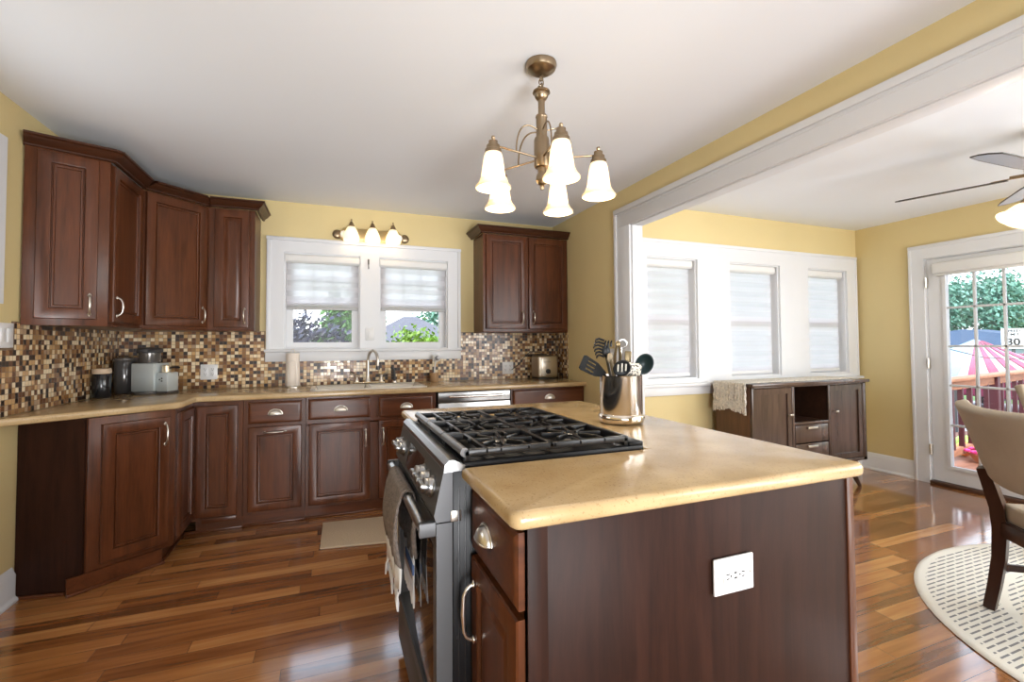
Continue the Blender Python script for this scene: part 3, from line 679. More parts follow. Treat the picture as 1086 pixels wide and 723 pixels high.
# ---- angled end cabinet on the left run
PA = Vector((.598, -.968)); PB = Vector((.288, -1.222)); dv = (PA-PB); LA = dv.length; ang = math.degrees(math.atan2(dv.y, dv.x))
o = thing('angled_base_cabinet', 'angled cherry end cabinet at far left with one big door and dark side panel', 'cabinet', (.3, -1.08, 0), g)
carcass(o, [(.004, -.943), (.598, -.943), (PA.x, PA.y), (PB.x, PB.y), (.004, -1.185)])
M3 = frame(PB.x, PB.y, 0, ang)
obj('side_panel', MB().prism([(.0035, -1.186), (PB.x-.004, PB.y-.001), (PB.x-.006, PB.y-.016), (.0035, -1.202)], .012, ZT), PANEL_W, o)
obj('face_frame', MB().box(.0, -.008, .085, LA, 0, ZT, .001, M=M3), CHERRY, o)
q = panel('door', o, Matrix.Translation((0, 0, 0)) @ M3 @ Matrix.Translation((0, -.008, 0)), .052, .118, LA-.035, .838, DOOR); pull(q, M3 @ Matrix.Translation((0, -.008, 0)), LA-.062, .742)
t = MB(); t.box(-.075, -.016, 0, LA-.062, -.001, .089, M=M3); t.box(-.078, -.028, 0, LA-.05, -.016, .016, .005, M=M3); obj('toe_kick', t, CHERRY_H, o)
t = MB(); t.prism([(.016, -1.202), (PB.x-.07, -1.242), (PB.x-.07, -1.254), (.016, -1.214)], 0, .016, .004); obj('shoe_moulding', t, CHERRY_H, o)

# ---- worktop with sink cut-out
def prism_cut(poly, z0, z1, bev, cut):
    a = MB().prism(poly, z0, z1, bev, 4); A = obj('tmp_a', a, STONE_M)
    B_ = obj('tmp_b', MB().box(*cut), STONE_M)
    md = A.modifiers.new('b', 'BOOLEAN'); md.operation = 'DIFFERENCE'; md.object = B_; md.solver = 'EXACT'
    bpy.context.view_layer.update()
    dg = bpy.context.evaluated_depsgraph_get(); me = bpy.data.meshes.new_from_object(A.evaluated_get(dg))
    r = MB(); r.bm.from_mesh(me)
    for v in r.bm.verts: v.co += A.location
    bpy.data.objects.remove(A); bpy.data.objects.remove(B_); bpy.data.meshes.remove(me)
    return r
ct = prism_cut([(.002, -.012), (XW-.002, -.012), (XW-.002, -.648), (.645, -.648), (.632, -.660), (.632, -.955), (.612, -.985), (.002, -1.425)], .876, .914, .013, (1.33, -.56, .8, 2.15, -.14, 1.0))
tag(obj('worktop', ct, STONE_M, sharp=40), 'long L-shaped tan stone worktop running from the coffee maker to the toaster', 'countertop')
o = thing('sink', 'cream drop-in kitchen sink set in the back worktop below the window', 'sink', (1.74, -.35, .70))
SINKM = mat('cream_sink_enamel', (0.74, 0.69, 0.60), 0.2)
t = MB(); x0, y0, x1, y1 = 1.335, -.555, 2.145, -.145
def bowl(x0, y0, x1, y1, zt, zb):
    rows = []
    for k, (ins, z) in enumerate([(0, zt), (.012, zt-.02), (.02, zb+.03), (.05, zb), (.15, zb-.004)]):
        rows.append([(x0+ins, y0+ins, z), (x1-ins, y0+ins, z), (x1-ins, y1-ins, z), (x0+ins, y1-ins, z), (x0+ins, y0+ins, z)])
    t.grid(rows); t.faces(rows[-1][:4], [(0, 1, 2, 3)])
bowl(1.345, -.545, 1.73, -.155, .918, .72); bowl(1.75, -.545, 2.135, -.155, .918, .72)
obj('basin', t, SINKM, o, solid=.006)
t = MB(); t.box(1.312, -.578, .9135, 2.168, -.543, .922, .004); t.box(1.312, -.157, .9135, 2.168, -.122, .922, .004); t.box(1.312, -.578, .9135, 1.347, -.122, .922, .004); t.box(2.133, -.578, .9135, 2.168, -.122, .922, .004); t.box(1.728, -.56, .9135, 1.752, -.14, .922, .004)
obj('rim', t, SINKM, o)

# ---- mosaic splashback (left wall, back wall, return on the right wall)
t = MB(); T_ = .008
t.box(.0005, -.0005, .9145, XW-.0005, -T_, 1.117); t.box(.0005, -.0005, 1.117, .955, -T_, 1.366); t.box(2.592, -.0005, 1.117, XW-.0005, -T_, 1.366)
t.box(.0005, -T_, .9145, T_, -1.262, 1.366); t.box(.0005, -1.262, .9145, T_, -1.50, 1.232)
t.box(XW-.0005, -T_, .9145, XW-T_, -.305, 1.366)
sb = tag(obj('mosaic_backsplash', t, MOSAIC), 'small square mosaic tile splashback in cream, tan and dark brown between worktop and wall cabinets', 'backsplash')
t = MB(); t.box(.0005, -1.272, 1.23, .011, -1.262, 1.372, .002); t.box(.0005, -1.50, 1.231, .011, -1.262, 1.242, .002); t.box(.0005, -1.262, 1.362, .0105, -1.23, 1.372, .002)
obj('edge_tile', t, MOSAIC_EDGE, sb)

# ---- wall cabinets, left group
UB, UT = 1.370, 2.268
def light_rail(o, poly, name='bottom_panel'):
    return obj(name, MB().prism(poly, UB-.012, UB, .003), CHERRY_H, o)
g = 'cherry wall cabinets over the left corner'
UA = Vector((.305, -1.075)); UD = Vector((.012, -1.205)); dv = UA-UD; LU = dv.length; anu = math.degrees(math.atan2(dv.y, dv.x))
o = thing('wall_cabinet', 'angled cherry wall cabinet at the far left end of the upper row', 'wall cabinet', (.15, -1.1, UB), g)
pl = [(.004, -.995), (.305, -.995), (UA.x, UA.y), (UD.x, UD.y), (.004, -1.20)]
obj('carcass', MB().prism(pl, UB, UT), CHERRY, o); light_rail(o, pl)
M4 = frame(UD.x, UD.y, 0, anu); obj('face_frame', MB().box(-.008, -.012, UB-.012, LU+.002, .0, UT, .001, M=M4), CHERRY, o)
M4 = M4 @ Matrix.Translation((0, -.012, 0))
q = panel('door', o, M4, .036, UB+.022, LU-.045, UT-.012, DOOR); pull(q, M4, LU-.075, UB+.10, .10)
t = MB(); crown(t, [(-.02+.022, -1.215), (UA.x+.012, UA.y-.012), (UA.x+.022, UA.y+.0), (.327, -.995)], UT); obj('crown_moulding', t, CROWN, o)
o = thing('wall_cabinet', 'narrow cherry wall cabinet facing right, with light glinting on its door', 'wall cabinet', (.15, -.8, UB), g)
pl = [(.004, -.994), (.305, -.994), (.305, -.612), (.004, -.612)]
obj('carcass', MB().prism(pl, UB, UT), CHERRY, o); light_rail(o, [(.004, -1.02), (.322, -.994), (.322, -.625), (.305, -.612), (.004, -.612)])
M5 = frame(.305, 0, 0, 90); q = panel('door', o, M5, -1.052, UB+.014, -.630, UT-.010, DOOR); pull(q, M5, -1.018, UB+.10, .10)
t = MB(); crown(t, [(.327, -.995), (.327, -.628)], UT); obj('crown_moulding', t, CROWN, o)
o = thing('wall_cabinet', 'diagonal cherry corner wall cabinet with a broad door above the coffee maker', 'wall cabinet', (.3, -.3, UB), g)
pl = [(.004, -.004), (.004, -.610), (.305, -.610), (.610, -.305), (.610, -.004)]
obj('carcass', MB().prism(pl, UB, UT), CHERRY, o); light_rail(o, pl)
M6 = frame(.305, -.610, 0, 45); LD = .4313; q = panel('door', o, M6, .022, UB+.014, LD-.012, UT-.010, DOOR); pull(q, M6, LD-.045, UB+.10, .10)
t = MB(); crown(t, [(.327, -.628), (.314+.001, -.6195), (.6195, -.315), (.635, -.327)], UT); obj('crown_moulding', t, CROWN, o)
o = thing('wall_cabinet', 'slim cherry wall cabinet beside the kitchen window with an orange-lit side', 'wall cabinet', (.77, -.15, UB), g)
pl = [(.612, -.004), (.612, -.305), (.915, -.305), (.915, -.004)]
obj('carcass', MB().prism(pl, UB, UT), CHERRY, o); light_rail(o, pl)
M7 = frame(0, -.305, 0, 0); q = panel('door', o, M7, .655, UB+.014, .882, UT-.012, DOOR_R); pull(q, M7, .852, UB+.10, .10)
t = MB(); crown(t, [(.635, -.327), (.937, -.327), (.937, -.002)], UT); obj('crown_moulding', t, CROWN, o)
# right
o = thing('wall_cabinet', 'two-door cherry wall cabinet right of the window above the toaster', 'wall cabinet', (3.15, -.15, UB))
pl = [(2.722, -.004), (2.722, -.305), (XW-.003, -.305), (XW-.003, -.004)]
obj('carcass', MB().prism(pl, UB, UT-.02), CHERRY, o); light_rail(o, pl)
q = panel('door', o, M7, 2.745, UB+.02, 3.135, UT-.03, DOOR); pull(q, M7, 3.092, UB+.125, .105)
q = panel('door', o, M7, 3.160, UB+.02, 3.552, UT-.03, DOOR); pull(q, M7, 3.203, UB+.125, .105)
t = MB(); crown(t, [(2.700, -.002), (2.700, -.327), (XW-.004, -.327)], UT-.02); obj('crown_moulding', t, CROWN, o)

# ---- outlets and switches
def duplex(name, M, label, cat='outlet', gangs=2, w=.115, h=.118, gfi=False, toggles=False):
    loc = M.translation; o = thing(name, label, cat, tuple(loc))
    obj('cover_plate', MB().box(-w/2, -.006, -h/2, w/2, 0, h/2, .003, M=M), PLASTIC_W, o)
    xs = [0] if gangs == 1 else [-w*.21, w*.21]
    for i, x in enumerate(xs):
        if toggles:
            r = obj('rocker_switch', MB().box(x-.016, -.010, -.033, x+.016, -.005, .033, .002, M=M), PLASTIC_W, o); continue
        t = MB(); t.box(x-.0165, -.009, -.034, x+.0165, -.005, .034, .003, M=M); r = obj('receptacle', t, PLASTIC_W, o)
        t = MB()
        for zc in (-.019, .019):
            t.box(x-.008, -.0096, zc+.001, x-.0055, -.0085, zc+.010, M=M); t.box(x+.0055, -.0096, zc+.001, x+.008, -.0085, zc+.009, M=M); t.box(x-.0025, -.0096, zc-.009, x+.0025, -.0085, zc-.004, M=M)
        obj('slot', t, SLOT, r)
    return o
duplex('wall_outlet', frame(.567, -.008, 1.045, 0), 'white double outlet on the mosaic beside the coffee maker')
duplex('wall_outlet', frame(3.063, -.008, 1.02, 0), 'white double outlet on the mosaic left of the toaster')
duplex('light_switch', frame(.008, -1.335, 1.302, 90), 'white switch plate at the left edge beside the mosaic', 'light switch', 2, .12, .12, toggles=True)
duplex('light_switch', frame(1.77, -.023, 1.345, 0), 'small white switch plate on the post between the kitchen windows', 'light switch', 1, .07, .11, toggles=True)
duplex('light_switch', frame(XW, -1.05, 1.15, -90), 'white switch plate on yellow wall behind the utensil crock', 'light switch', 1, .075, .12, toggles=True)
M = frame(2.371, -3.3915, .686, 0)
o = thing('island_outlet', 'white outlet on the dark side panel of the island', 'outlet', (2.371, -3.3915, .686))
obj('cover_plate', MB().box(-.062, -.007, -.043, .062, 0, .043, .003, M=M), PLASTIC_W, o)
r = obj('receptacle', MB().box(-.036, -.010, -.018, .036, -.006, .018, .002, M=M), PLASTIC_W, o)
t = MB()
for s in (-1, 1):
    t.box(s*.024-.005, -.0108, .004, s*.024+.005, -.0095, .0065, M=M); t.box(s*.024-.004, -.0108, -.0065, s*.024+.004, -.0095, -.004, M=M); t.ball((s*.014, -.0102, 0), .0026, (1, .3, 1), 8, 6, M=M)
t.box(-.004, -.0108, .004, .004, -.0095, .008, M=M); t.box(-.004, -.0108, -.008, .004, -.0095, -.004, M=M); obj('slot', t, SLOT, r)
t = MB(); 
for s in (-1, 1): t.ball((s*.052, -.007, 0), .003, (1, .4, 1), 8, 6, M=M)
obj('screw', t, NICKEL, o)
t = MB(); t.tube([(1.758, -.03, 2.0), (1.758, -.036, 1.985), (1.758, -.034, 1.93), (1.758, -.045, 1.915), (1.758, -.052, 1.925)], .004, 8); t.box(1.751, -.027, 1.955, 1.765, -.022, 2.0, .002)
tag(obj('wall_hook', t, GREYP), 'small dark hook on the white post between the kitchen windows', 'hook')

# ------------------------------------------------------------------ island
IX0, IX1, IY0, IY1 = 1.832, 2.812, -3.388, -1.875
RX1, RY0, RY1 = 2.388, -3.035, -2.262
o = thing('island_cabinet', 'dark cherry kitchen island base with a plain end panel, drawer and door', 'kitchen island', (2.3, -2.6, 0))
pl = [(IX0+.02, IY0+.02), (IX1, IY0+.02), (IX1, IY1), (IX0+.02, IY1), (IX0+.02, RY1+.004), (RX1+.01, RY1+.004), (RX1+.01, RY0-.004), (IX0+.02, RY0-.004)]
obj('carcass', MB().prism(pl, .0, ZT), CHERRY, o)
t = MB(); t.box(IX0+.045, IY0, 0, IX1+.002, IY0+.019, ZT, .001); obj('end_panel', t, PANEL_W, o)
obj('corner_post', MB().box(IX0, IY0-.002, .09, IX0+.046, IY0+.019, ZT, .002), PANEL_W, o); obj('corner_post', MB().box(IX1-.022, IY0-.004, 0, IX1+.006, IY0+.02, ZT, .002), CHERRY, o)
M8 = frame(IX0+.02, IY0, 0, -90)   # local x -> -y, local y -> +x ; x measured from IY0 toward camera is negative
t = MB(); t.box(-(RY0-.004-IY0), 0, .10, 0, .02, ZT, M=Matrix.Translation((0, 0, 0)) @ frame(IX0, IY0, 0, -90)); obj('face_frame', t, CHERRY, o)
M9 = frame(IX0, IY0, 0, -90)
q = panel('drawer', o, M9, -.338, .700, -.012, .858, DRAW, CHERRY_H); cup(q, M9, -.205, .786)
q = panel('door', o, M9, -.338, .115, -.012, .682, DOOR_R); pull(q, M9, -.305, .55, .14)
t = MB(); t.box(-(RY0-.004-IY0), 0, .0, -.0, .01, .10, M=frame(IX0+.012, IY0, 0, -90)); obj('toe_kick', t, EDGE_SHADOW, o)
q = panel('door', o, M9, -(IY1-IY0-.01), .115, -(RY1-IY0+.02), .858, DOOR_R); pull(q, M9, -(RY1-IY0+.06), .70, .14)
poly = [(1.790, -3.418), (2.838, -3.418), (2.838, -1.838), (1.790, -1.838), (1.790, RY1+.002), (RX1+.002, RY1+.002), (RX1+.002, RY0-.002), (1.790, RY0-.002)]
rp = []
for i, (x, y) in enumerate(poly):     # rounded outer corners
    if i in (0, 1, 2, 3):
        a = Vector(poly[i-1]); b_ = Vector((x, y)); c = Vector(poly[(i+1) % 8]); r = .03
        p0 = b_+(a-b_).normalized()*r; p1 = b_+(c-b_).normalized()*r
        for k in range(6):
            s = k/5; rp.append(tuple((1-s)**2*p0+2*s*(1-s)*b_+s*s*p1))
    else: rp.append((x, y))
tag(obj('island_worktop', MB().prism(rp, .876, .914, .015, 4), STONE_M, sharp=40), 'tan stone island worktop wrapped around the gas range', 'countertop')

# ------------------------------------------------------------------ gas range (front faces -x)
o = thing('gas_range', 'stainless and black gas range set into the island', 'stove', (2.1, (RY0+RY1)/2, 0))
y0, y1 = RY0, RY1; yc = (y0+y1)/2
obj('body', MB().box(1.765, y0, .04, RX1, y1, .905, .004), BLACK, o)
t = MB()
for k in range(3): t.box(1.780+.018*k, y0-.0018, .06, 1.784+.018*k, y0+.002, .86, .001)
for k in range(2): t.box(1.775, y0-.0018, .46+.2*k, 1.778, y0, .47+.2*k)
obj('side_rib', t, mat('black_ribbed_metal', (0.012, 0.012, 0.013), 0.3), o)
dr = obj('oven_door', MB().box(1.728, y0+.006, .205, 1.764, y1-.006, .765, .006), DGLASS, o)
t = MB(); slab_holes(t, y0+.004, y1-.004, .20, .768, 1.722, 1.766, [(y0+.045, .235, y1-.045, .70)], 'y'); obj('door_frame', t, STEEL_D, dr)
t = MB(); t.tube([(1.692, y0+.034, .752), (1.692, y1-.034, .752)], .0155, 16); obj('handle', t, STEEL, dr)
for yy in (y0+.022, y1-.022):
    t = MB(); t.prism([(1.678, -.010), (1.724, -.010), (1.724, .010), (1.678, .010)], -.020, .020, .004); 
    for v in t.bm.verts: v.co = Vector((v.co.x, yy+v.co.y, .752+v.co.z*(1.0)))
    obj('handle_bracket', t, STEEL_D, dr)
dw = obj('storage_drawer', MB().box(1.724, y0+.006, .045, 1.764, y1-.006, .196, .006), STEEL_D, o)
# slanted control panel
def px(pts, a, b_, mbx): # extrude x-z profile along y
    k = len(pts); vs = [(x, a, z) for x, z in pts]+[(x, b_, z) for x, z in pts]
    mbx.faces(vs, [(i, (i+1) % k, (i+1) % k+k, i+k) for i in range(k)]+[tuple(range(k)), tuple(range(2*k-1, k-1, -1))]); return mbx
cp = obj('control_panel', px([(1.722, .772), (1.765, .772), (1.80, .915), (1.752, .915), (1.742, .908), (1.715, .790)], y0+.002, y1-.002, MB()), STEEL_D, o)
obj('display', px([(1.7195, .802), (1.7175, .802), (1.7365, .885), (1.7385, .885)], yc-.14, yc+.14, MB()), DGLASS, cp)
nrm = Vector((-.118, 0, .027)).normalized(); tang = Vector((.027, 0, .118)).normalized()
for yy in (y1-.085, y1-.165, y0+.085, y0+.155, y0+.225):
    c = Vector((1.732, yy, .845)); Mk = Matrix.Translation(c) @ Vector((0, 0, 1)).rotation_difference(nrm).to_matrix().to_4x4()
    t = MB(); t.lathe([(.030, 0), (.030, .008), (.026, .010), (.024, .020), (.022, .022), (.022, .030), (.020, .033), (0, .034)], seg=22, M=Mk); t.box(-.007, -.026, .016, .007, .026, .044, .004, M=Mk)
    obj('knob', t, KNOB, cp)
t = MB(); px([(1.742, .902), (1.80, .902), (1.80, .918), (1.770, .934), (1.756, .934), (1.744, .922)], y0+.001, y1-.001, t); obj('front_trim', t, KNOB, o)
ck = obj('cooktop', MB().box(1.795, y0+.002, .900, RX1-.001, y1-.002, .925, .006), BLACK, o)
obj('rear_trim', MB().box(RX1-.055, y0+.004, .922, RX1-.002, y1-.004, .936, .004), BLACK, o)
t = MB(); t.box(1.760, y0-.001, .77, 1.79, y0+.012, .80, .003); obj('side_clip', t, NICKEL, o)
bz = .925
for (bx, by, r) in ((1.95, y0+.17, .05), (2.22, y0+.17, .038), (1.95, y1-.17, .042), (2.22, y1-.17, .045), (2.085, yc, .055)):
    t = MB(); t.lathe([(r*1.3, 0), (r*1.3, .004), (r*1.05, .008), (r*1.05, .014), (r*.6, .016), (0, .016)], (bx, by, bz), 22); q = obj('burner', t, STEEL_D, o)
    obj('burner_cap', MB().lathe([(r*.92, .0145), (r*.94, .020), (r*.8, .024), (0, .025)], (bx, by, bz), 22), IRON, q)
gz = .952
for k in range(3):
    a = y0+.010+k*(y1-y0-.02)/3; b_ = a+(y1-y0-.02)/3-.004; mid = (a+b_)/2
    x0, x1 = 1.808, RX1-.062
    t = MB()
    for xx in (x0, x1):  t.box(xx-.008, a, gz-.016, xx+.008, b_, gz+.004, .003)
    for yy in (a+.008, b_-.008): t.box(x0, yy-.008, gz-.016, x1, yy+.008, gz+.004, .003)
    xm = (x0+x1)/2; t.box(xm-.007, a, gz-.012, xm+.007, b_, gz+.004, .003)
    t.box(x0+.052, a, gz-.012, x0+.064, b_, gz+.004, .003)
    for (cx, cy) in ((x0+.14, mid), (x1-.13, mid)):
        for aa in range(8):
            th = aa*PI/4+.2*(k-1); c_, s_ = math.cos(th), math.sin(th); r0, r1 = .028, .088 if aa % 2 else .10
            Mx = Matrix.Translation((cx, cy, 0)) @ Matrix.Rotation(th, 4, 'Z'); t.box(r0, -.005, gz-.010, min(r1, .105), .005, gz+.005, .002, M=Mx)
    for xx in [x0+.10+.085*i for i in range(5)]:
        t.box(xx-.005, a, gz-.010, xx+.005, a+.055, gz+.004, .002); t.box(xx-.005, b_-.055, gz-.010, xx+.005, b_, gz+.004, .002)
    for xx in (x0, x1):
        for yy in (a+.008, b_-.008): t.box(xx-.008, yy-.008, .924, xx+.008, yy+.008, gz, .002)
    gr = obj('grate', t, IRON, o)
    obj('grate_front_bar', MB().tube([(x0-.006, a+.001, gz-.003), (x0-.006, b_-.001, gz-.003)], .0125, 12), IRON_L, gr)

# towel over the oven handle
o = thing('dish_towel', 'grey-brown woven towel with white tasselled fringe hanging on the oven door handle', 'towel', (1.66, -2.55, .40))
def drape(ya, yb, pr, th, m_, name, par, wob=.006, n=14):
    rows = []
    for i in range(n+1):
        s = i/n; y = ya+(yb-ya)*s
        rows.append([(x+wob*math.sin(9*s*PI+z*14)*min(1, max(0, (.77-z)*7)), y+.010*math.sin(z*22)*(s-.5)-(.77-z)*.05*(s-.5), z-.010*math.sin(s*7)*(1 if z < .6 else 0)) for x, z in pr])
    return obj(name, MB().grid(rows), m_, par, sharp=80, solid=th)
arc = [(1.692+.0215*math.cos(a), .752+.0215*math.sin(a)) for a in [PI-(PI)*k/8 for k in range(9)]]
front = [(1.640-.012*i/8, .50+(.752-.50)*i/8) for i in range(8)]; front = [(1.6665-(.014*math.sin(i/8*PI)), .525+(.752-.525)*i/8) for i in range(8)]
back = [(1.7135+.003*math.sin(i), .752-(.20)*i/7) for i in range(1, 8)]
tw = drape(-2.74, -2.40, front+arc+back, .006, TOWEL_G, 'towel_cloth', o)
t = MB()
rows = [[(1.6655+.006*math.sin(9*s*PI+zz*14), -2.74+.34*s, zz) for zz in (.455, .49, .53)] for s in [i/14 for i in range(15)]]
obj('white_hem', MB().grid(rows), TOWEL_W, o, solid=.005)
rows = [[(1.714, -2.72+.20*s, zz) for zz in (.47, .50, .56)] for s in [i/8 for i in range(9)]]
q = obj('white_hem', MB().grid(rows), TOWEL_W, o, solid=.005)
rows = [[(1.7105, -2.73+.16*s, zz) for zz in (.50, .53)] for s in [i/8 for i in range(9)]]
obj('blue_stripe', MB().grid(rows), TOWEL_B, q, solid=.005)
t = MB(); random.seed(3)
for i in range(11):
    yy = -2.73+.032*i; L = .055+.015*random.random(); dx = random.uniform(-.008, .004)
    t.tube([(1.664, yy, .457), (1.662+dx, yy+.006, .44), (1.662+dx, yy+.002, .457-L*.6), (1.663+dx*1.5, yy+random.uniform(-.012, .012), .457-L)], [.004, .0035, .0055, .003], 6)
for i in range(7):
    yy = -2.71+.03*i; L = .07+.02*random.random()
    t.tube([(1.714, yy, .472), (1.715, yy+.004, .45), (1.714, yy, .472-L*.6), (1.715, yy+random.uniform(-.01, .01), .472-L)], [.004, .0035, .0055, .003], 6)
obj('tassel_fringe', t, TOWEL_W, o)
#@@PART3
# ------------------------------------------------------------------ things on the worktops
o = thing('storage_canister', 'black canister with a pale wooden lid left of the coffee maker', 'canister', (.062, -.462, .914))
c = (.062, -.462, .9143)
obj('jar', MB().lathe([(.0, 0), (.048, 0), (.050, .004), (.050, .150), (.047, .156), (0, .156)], c, 28), mat('black_glazed_ceramic', (.010, .010, .012), .15), o)
obj('lid', MB().lathe([(.0, .156), (.049, .156), (.051, .160), (.051, .184), (.047, .190), (0, .190)], c, 28), mat('pale_bamboo', (.56, .43, .30), .5), o)

o = thing('coffee_maker', 'silver and dark grey coffee maker with side water tank in the corner', 'coffee maker', (.23, -.30, .914))
Mc = frame(.228, -.305, .914, -21.2)
t = MB(); t.prism([(-.085, 0), (.17, .01), (.17, .13), (-.085, .17)], 0, .018, .006, M=Mc); t.lathe([(0, 0), (.075, 0), (.078, .006), (.078, .016), (.07, .02), (0, .02)], (.02, .02, 0), 28, M=Mc); obj('base', t, GREYP, o)
obj('water_tank', MB().lathe([(0, .002), (.066, .002), (.070, .010), (.072, .225), (.069, .232), (0, .232)], (-.178, .075, 0), 28, M=Mc @ Matrix.Diagonal((1, 1.25, 1, 1))), mat('smoky_grey_tank', (.085, .08, .078), .12, .3), o)
obj('tank_lid', MB().lathe([(.070, .230), (.074, .236), (.072, .250), (.05, .258), (0, .260)], (-.178, .075, 0), 28, M=Mc @ Matrix.Diagonal((1, 1.25, 1, 1))), GREYP, o)
obj('body', MB().box(-.078, .0, .018, .082, .15, .215, .008, M=Mc), SILVERP, o)
t = MB(); t.lathe([(0, .212), (.062, .212), (.064, .216), (.066, .285), (.070, .29), (0, .29)], (-.002, .07, 0), 32, M=Mc); bh = obj('brew_head', t, mat('gunmetal_plastic', (.16, .15, .14), .22, .6), o)
t = MB(); t.lathe([(.071, .288), (.078, .293), (.078, .312), (.070, .320), (0, .328)], (-.002, .07, 0), 32, M=Mc); t.box(.03, .0, .296, .085, .05, .312, .006, M=Mc); obj('lid', t, STEEL_D, bh)
sd = obj('milk_frother_stand', MB().box(.084, .02, .010, .165, .13, .150, .010, M=Mc), SILVERP, o)
for (x, z) in ((.131, .100), (.146, .108), (.146, .090)):
    t = MB(); t.ball((x-.022, .019, z), .0055, (1, .4, 1), 10, 6, M=Mc); obj('button', t, PLASTIC_B, sd)
t = MB(); t.lathe([(0, .15), (.027, .15), (.027, .196), (.024, .2), (0, .2)], (.118, .07, 0), 22, M=Mc); obj('frother_cup', t, mat('champagne_metal', (.62, .52, .36), .3, .6), sd)
t = MB(); t.tube([(.14, .07, .178), (.18, .06, .186), (.225, .05, .184)], .006, 8, M=Mc); obj('handle', t, PLASTIC_B, sd)

o = thing('paper_towel_holder', 'roll of paper towel standing upright on its holder before the left window', 'paper towel', (1.168, -.115, .914))
c = (1.168, -.115, .914)
obj('roll', MB().lathe([(0, .010), (.055, .010), (.056, .014), (.050, .265), (.049, .272), (.016, .274), (.016, .262), (0, .262)], c, 28), PAPER, o)
obj('base_plate', MB().lathe([(0, 0), (.066, 0), (.066, .006), (.060, .009), (0, .009)], c, 28), NICKEL, o)
t = MB(); t.tube([(c[0]-.014+.0, c[1], .914+.262), (c[0]-.014, c[1], 1.200), (c[0]-.009, c[1], 1.216), (c[0], c[1], 1.221), (c[0]+.009, c[1], 1.216), (c[0]+.014, c[1], 1.200), (c[0]+.014, c[1], 1.176)], .003, 8); obj('wire_loop', t, NICKEL, o)
t = MB(); t.tube([(c[0]-.030, c[1]-.0535, .925), (c[0]-.029, c[1]-.053, 1.09), (c[0]-.020, c[1]-.055, 1.12), (c[0], c[1]-.056, 1.128), (c[0]+.020, c[1]-.055, 1.12), (c[0]+.029, c[1]-.053, 1.09), (c[0]+.030, c[1]-.0535, .925)], .0022, 8); obj('wire_arm', t, NICKEL, o)

o = thing('kitchen_faucet', 'brushed gooseneck kitchen faucet with two side levers and sprayer behind the sink', 'faucet', (1.76, -.075, .922))
fy = -.080
t = MB(); t.box(1.635, fy-.028, .9225, 1.892, fy+.025, .936, .006, 3); obj('deck_plate', t, mat('brassy_nickel', (.75, .62, .42), .25, 1.0), o)
t = MB(); t.lathe([(.026, 0), (.024, .01), (.016, .03), (.013, .06), (.012, .08)], (1.752, fy, .935), 18)
pts = [(1.752, fy, 1.0), (1.752, fy, 1.10)]
for k in range(0, 12):
    a = PI-k*PI*1.08/11; r = .082; dx, dy = .42, -.90
    pts.append((1.752+dx*(r+r*math.cos(a)), fy+dy*(r+r*math.cos(a)), 1.115+r*math.sin(a)*1.05))
e = Vector(pts[-1]); pts.append((e.x+.002, e.y-.006, e.z-.03))
t.tube(pts, [.012]*2+[.0115]*12+[.013], 14); obj('spout', t, NICKEL, o)
t = MB(); e = Vector(pts[-1]); t.lathe([(.013, .012), (.016, 0), (.017, -.018), (.012, -.022), (0, -.022)], tuple(e), 14); obj('spray_head', t, STEEL_D, o)
for sx in (-1, 1):
    t = MB(); bx = 1.762+sx*.100; t.lathe([(.020, 0), (.018, .02), (.012, .03), (.012, .042), (.015, .048), (.010, .058), (0, .06)], (bx, fy, .935), 16)
    t.tube([(bx, fy, .985), (bx+sx*.02, fy-.015, 1.0), (bx+sx*.058, fy-.03, 1.012)], [.006, .005, .0065], 10); obj('lever_handle', t, NICKEL, o)
o = thing('side_sprayer', 'small nickel side sprayer standing right of the faucet', 'sprayer', (1.975, -.085, .922))
obj('escutcheon', MB().lathe([(0, 0), (.022, 0), (.020, .012), (.012, .016), (0, .016)], (1.975, -.085, .9225), 16), NICKEL, o)
t = MB(); t.tube([(1.975, -.085, .938), (1.975, -.086, .97), (1.972, -.092, 1.01), (1.960, -.105, 1.045), (1.945, -.12, 1.052)], [.010, .011, .012, .013, .010], 12); obj('wand', t, STEEL_D, o)

BX = 2.33
tag(obj('sponge_cup', MB().lathe([(0, 0), (.032, 0), (.036, .006), (.038, .082), (.035, .082), (.033, .008), (0, .006)], (BX, -.075, .9145), 20), CORK), 'tan wooden cup holding a dish brush at the back of the worktop', 'cup')
o = thing('dish_brush', 'white round-headed dish brush standing upright in the tan cup', 'brush', (BX, -.075, .925))
t = MB(); t.tube([(BX-.004, -.074, .922), (BX-.002, -.075, .99), (BX+.004, -.078, 1.06), (BX+.008, -.08, 1.11)], [.007, .006, .007, .009], 10); t.tube([(BX+.0+.016*math.cos(a), -.08, 1.125+.028*math.sin(a)) for a in [PI*k/8-.3 for k in range(12)]], .006, 8); obj('handle', t, PLASTIC_W, o)
t = MB(); t.ball((BX+.018, -.085, 1.128), .034, (1, .55, 1), 18, 12); obj('brush_head', t, PLASTIC_W, o)
t = MB(); t.lathe([(0, .0), (.020, .0), (.021, .012), (0, .014)], seg=16, M=Matrix.Translation((BX+.018, -.103, 1.128)) @ Matrix.Rotation(PI/2, 4, 'X')); obj('bristles', t, GREYP, o)

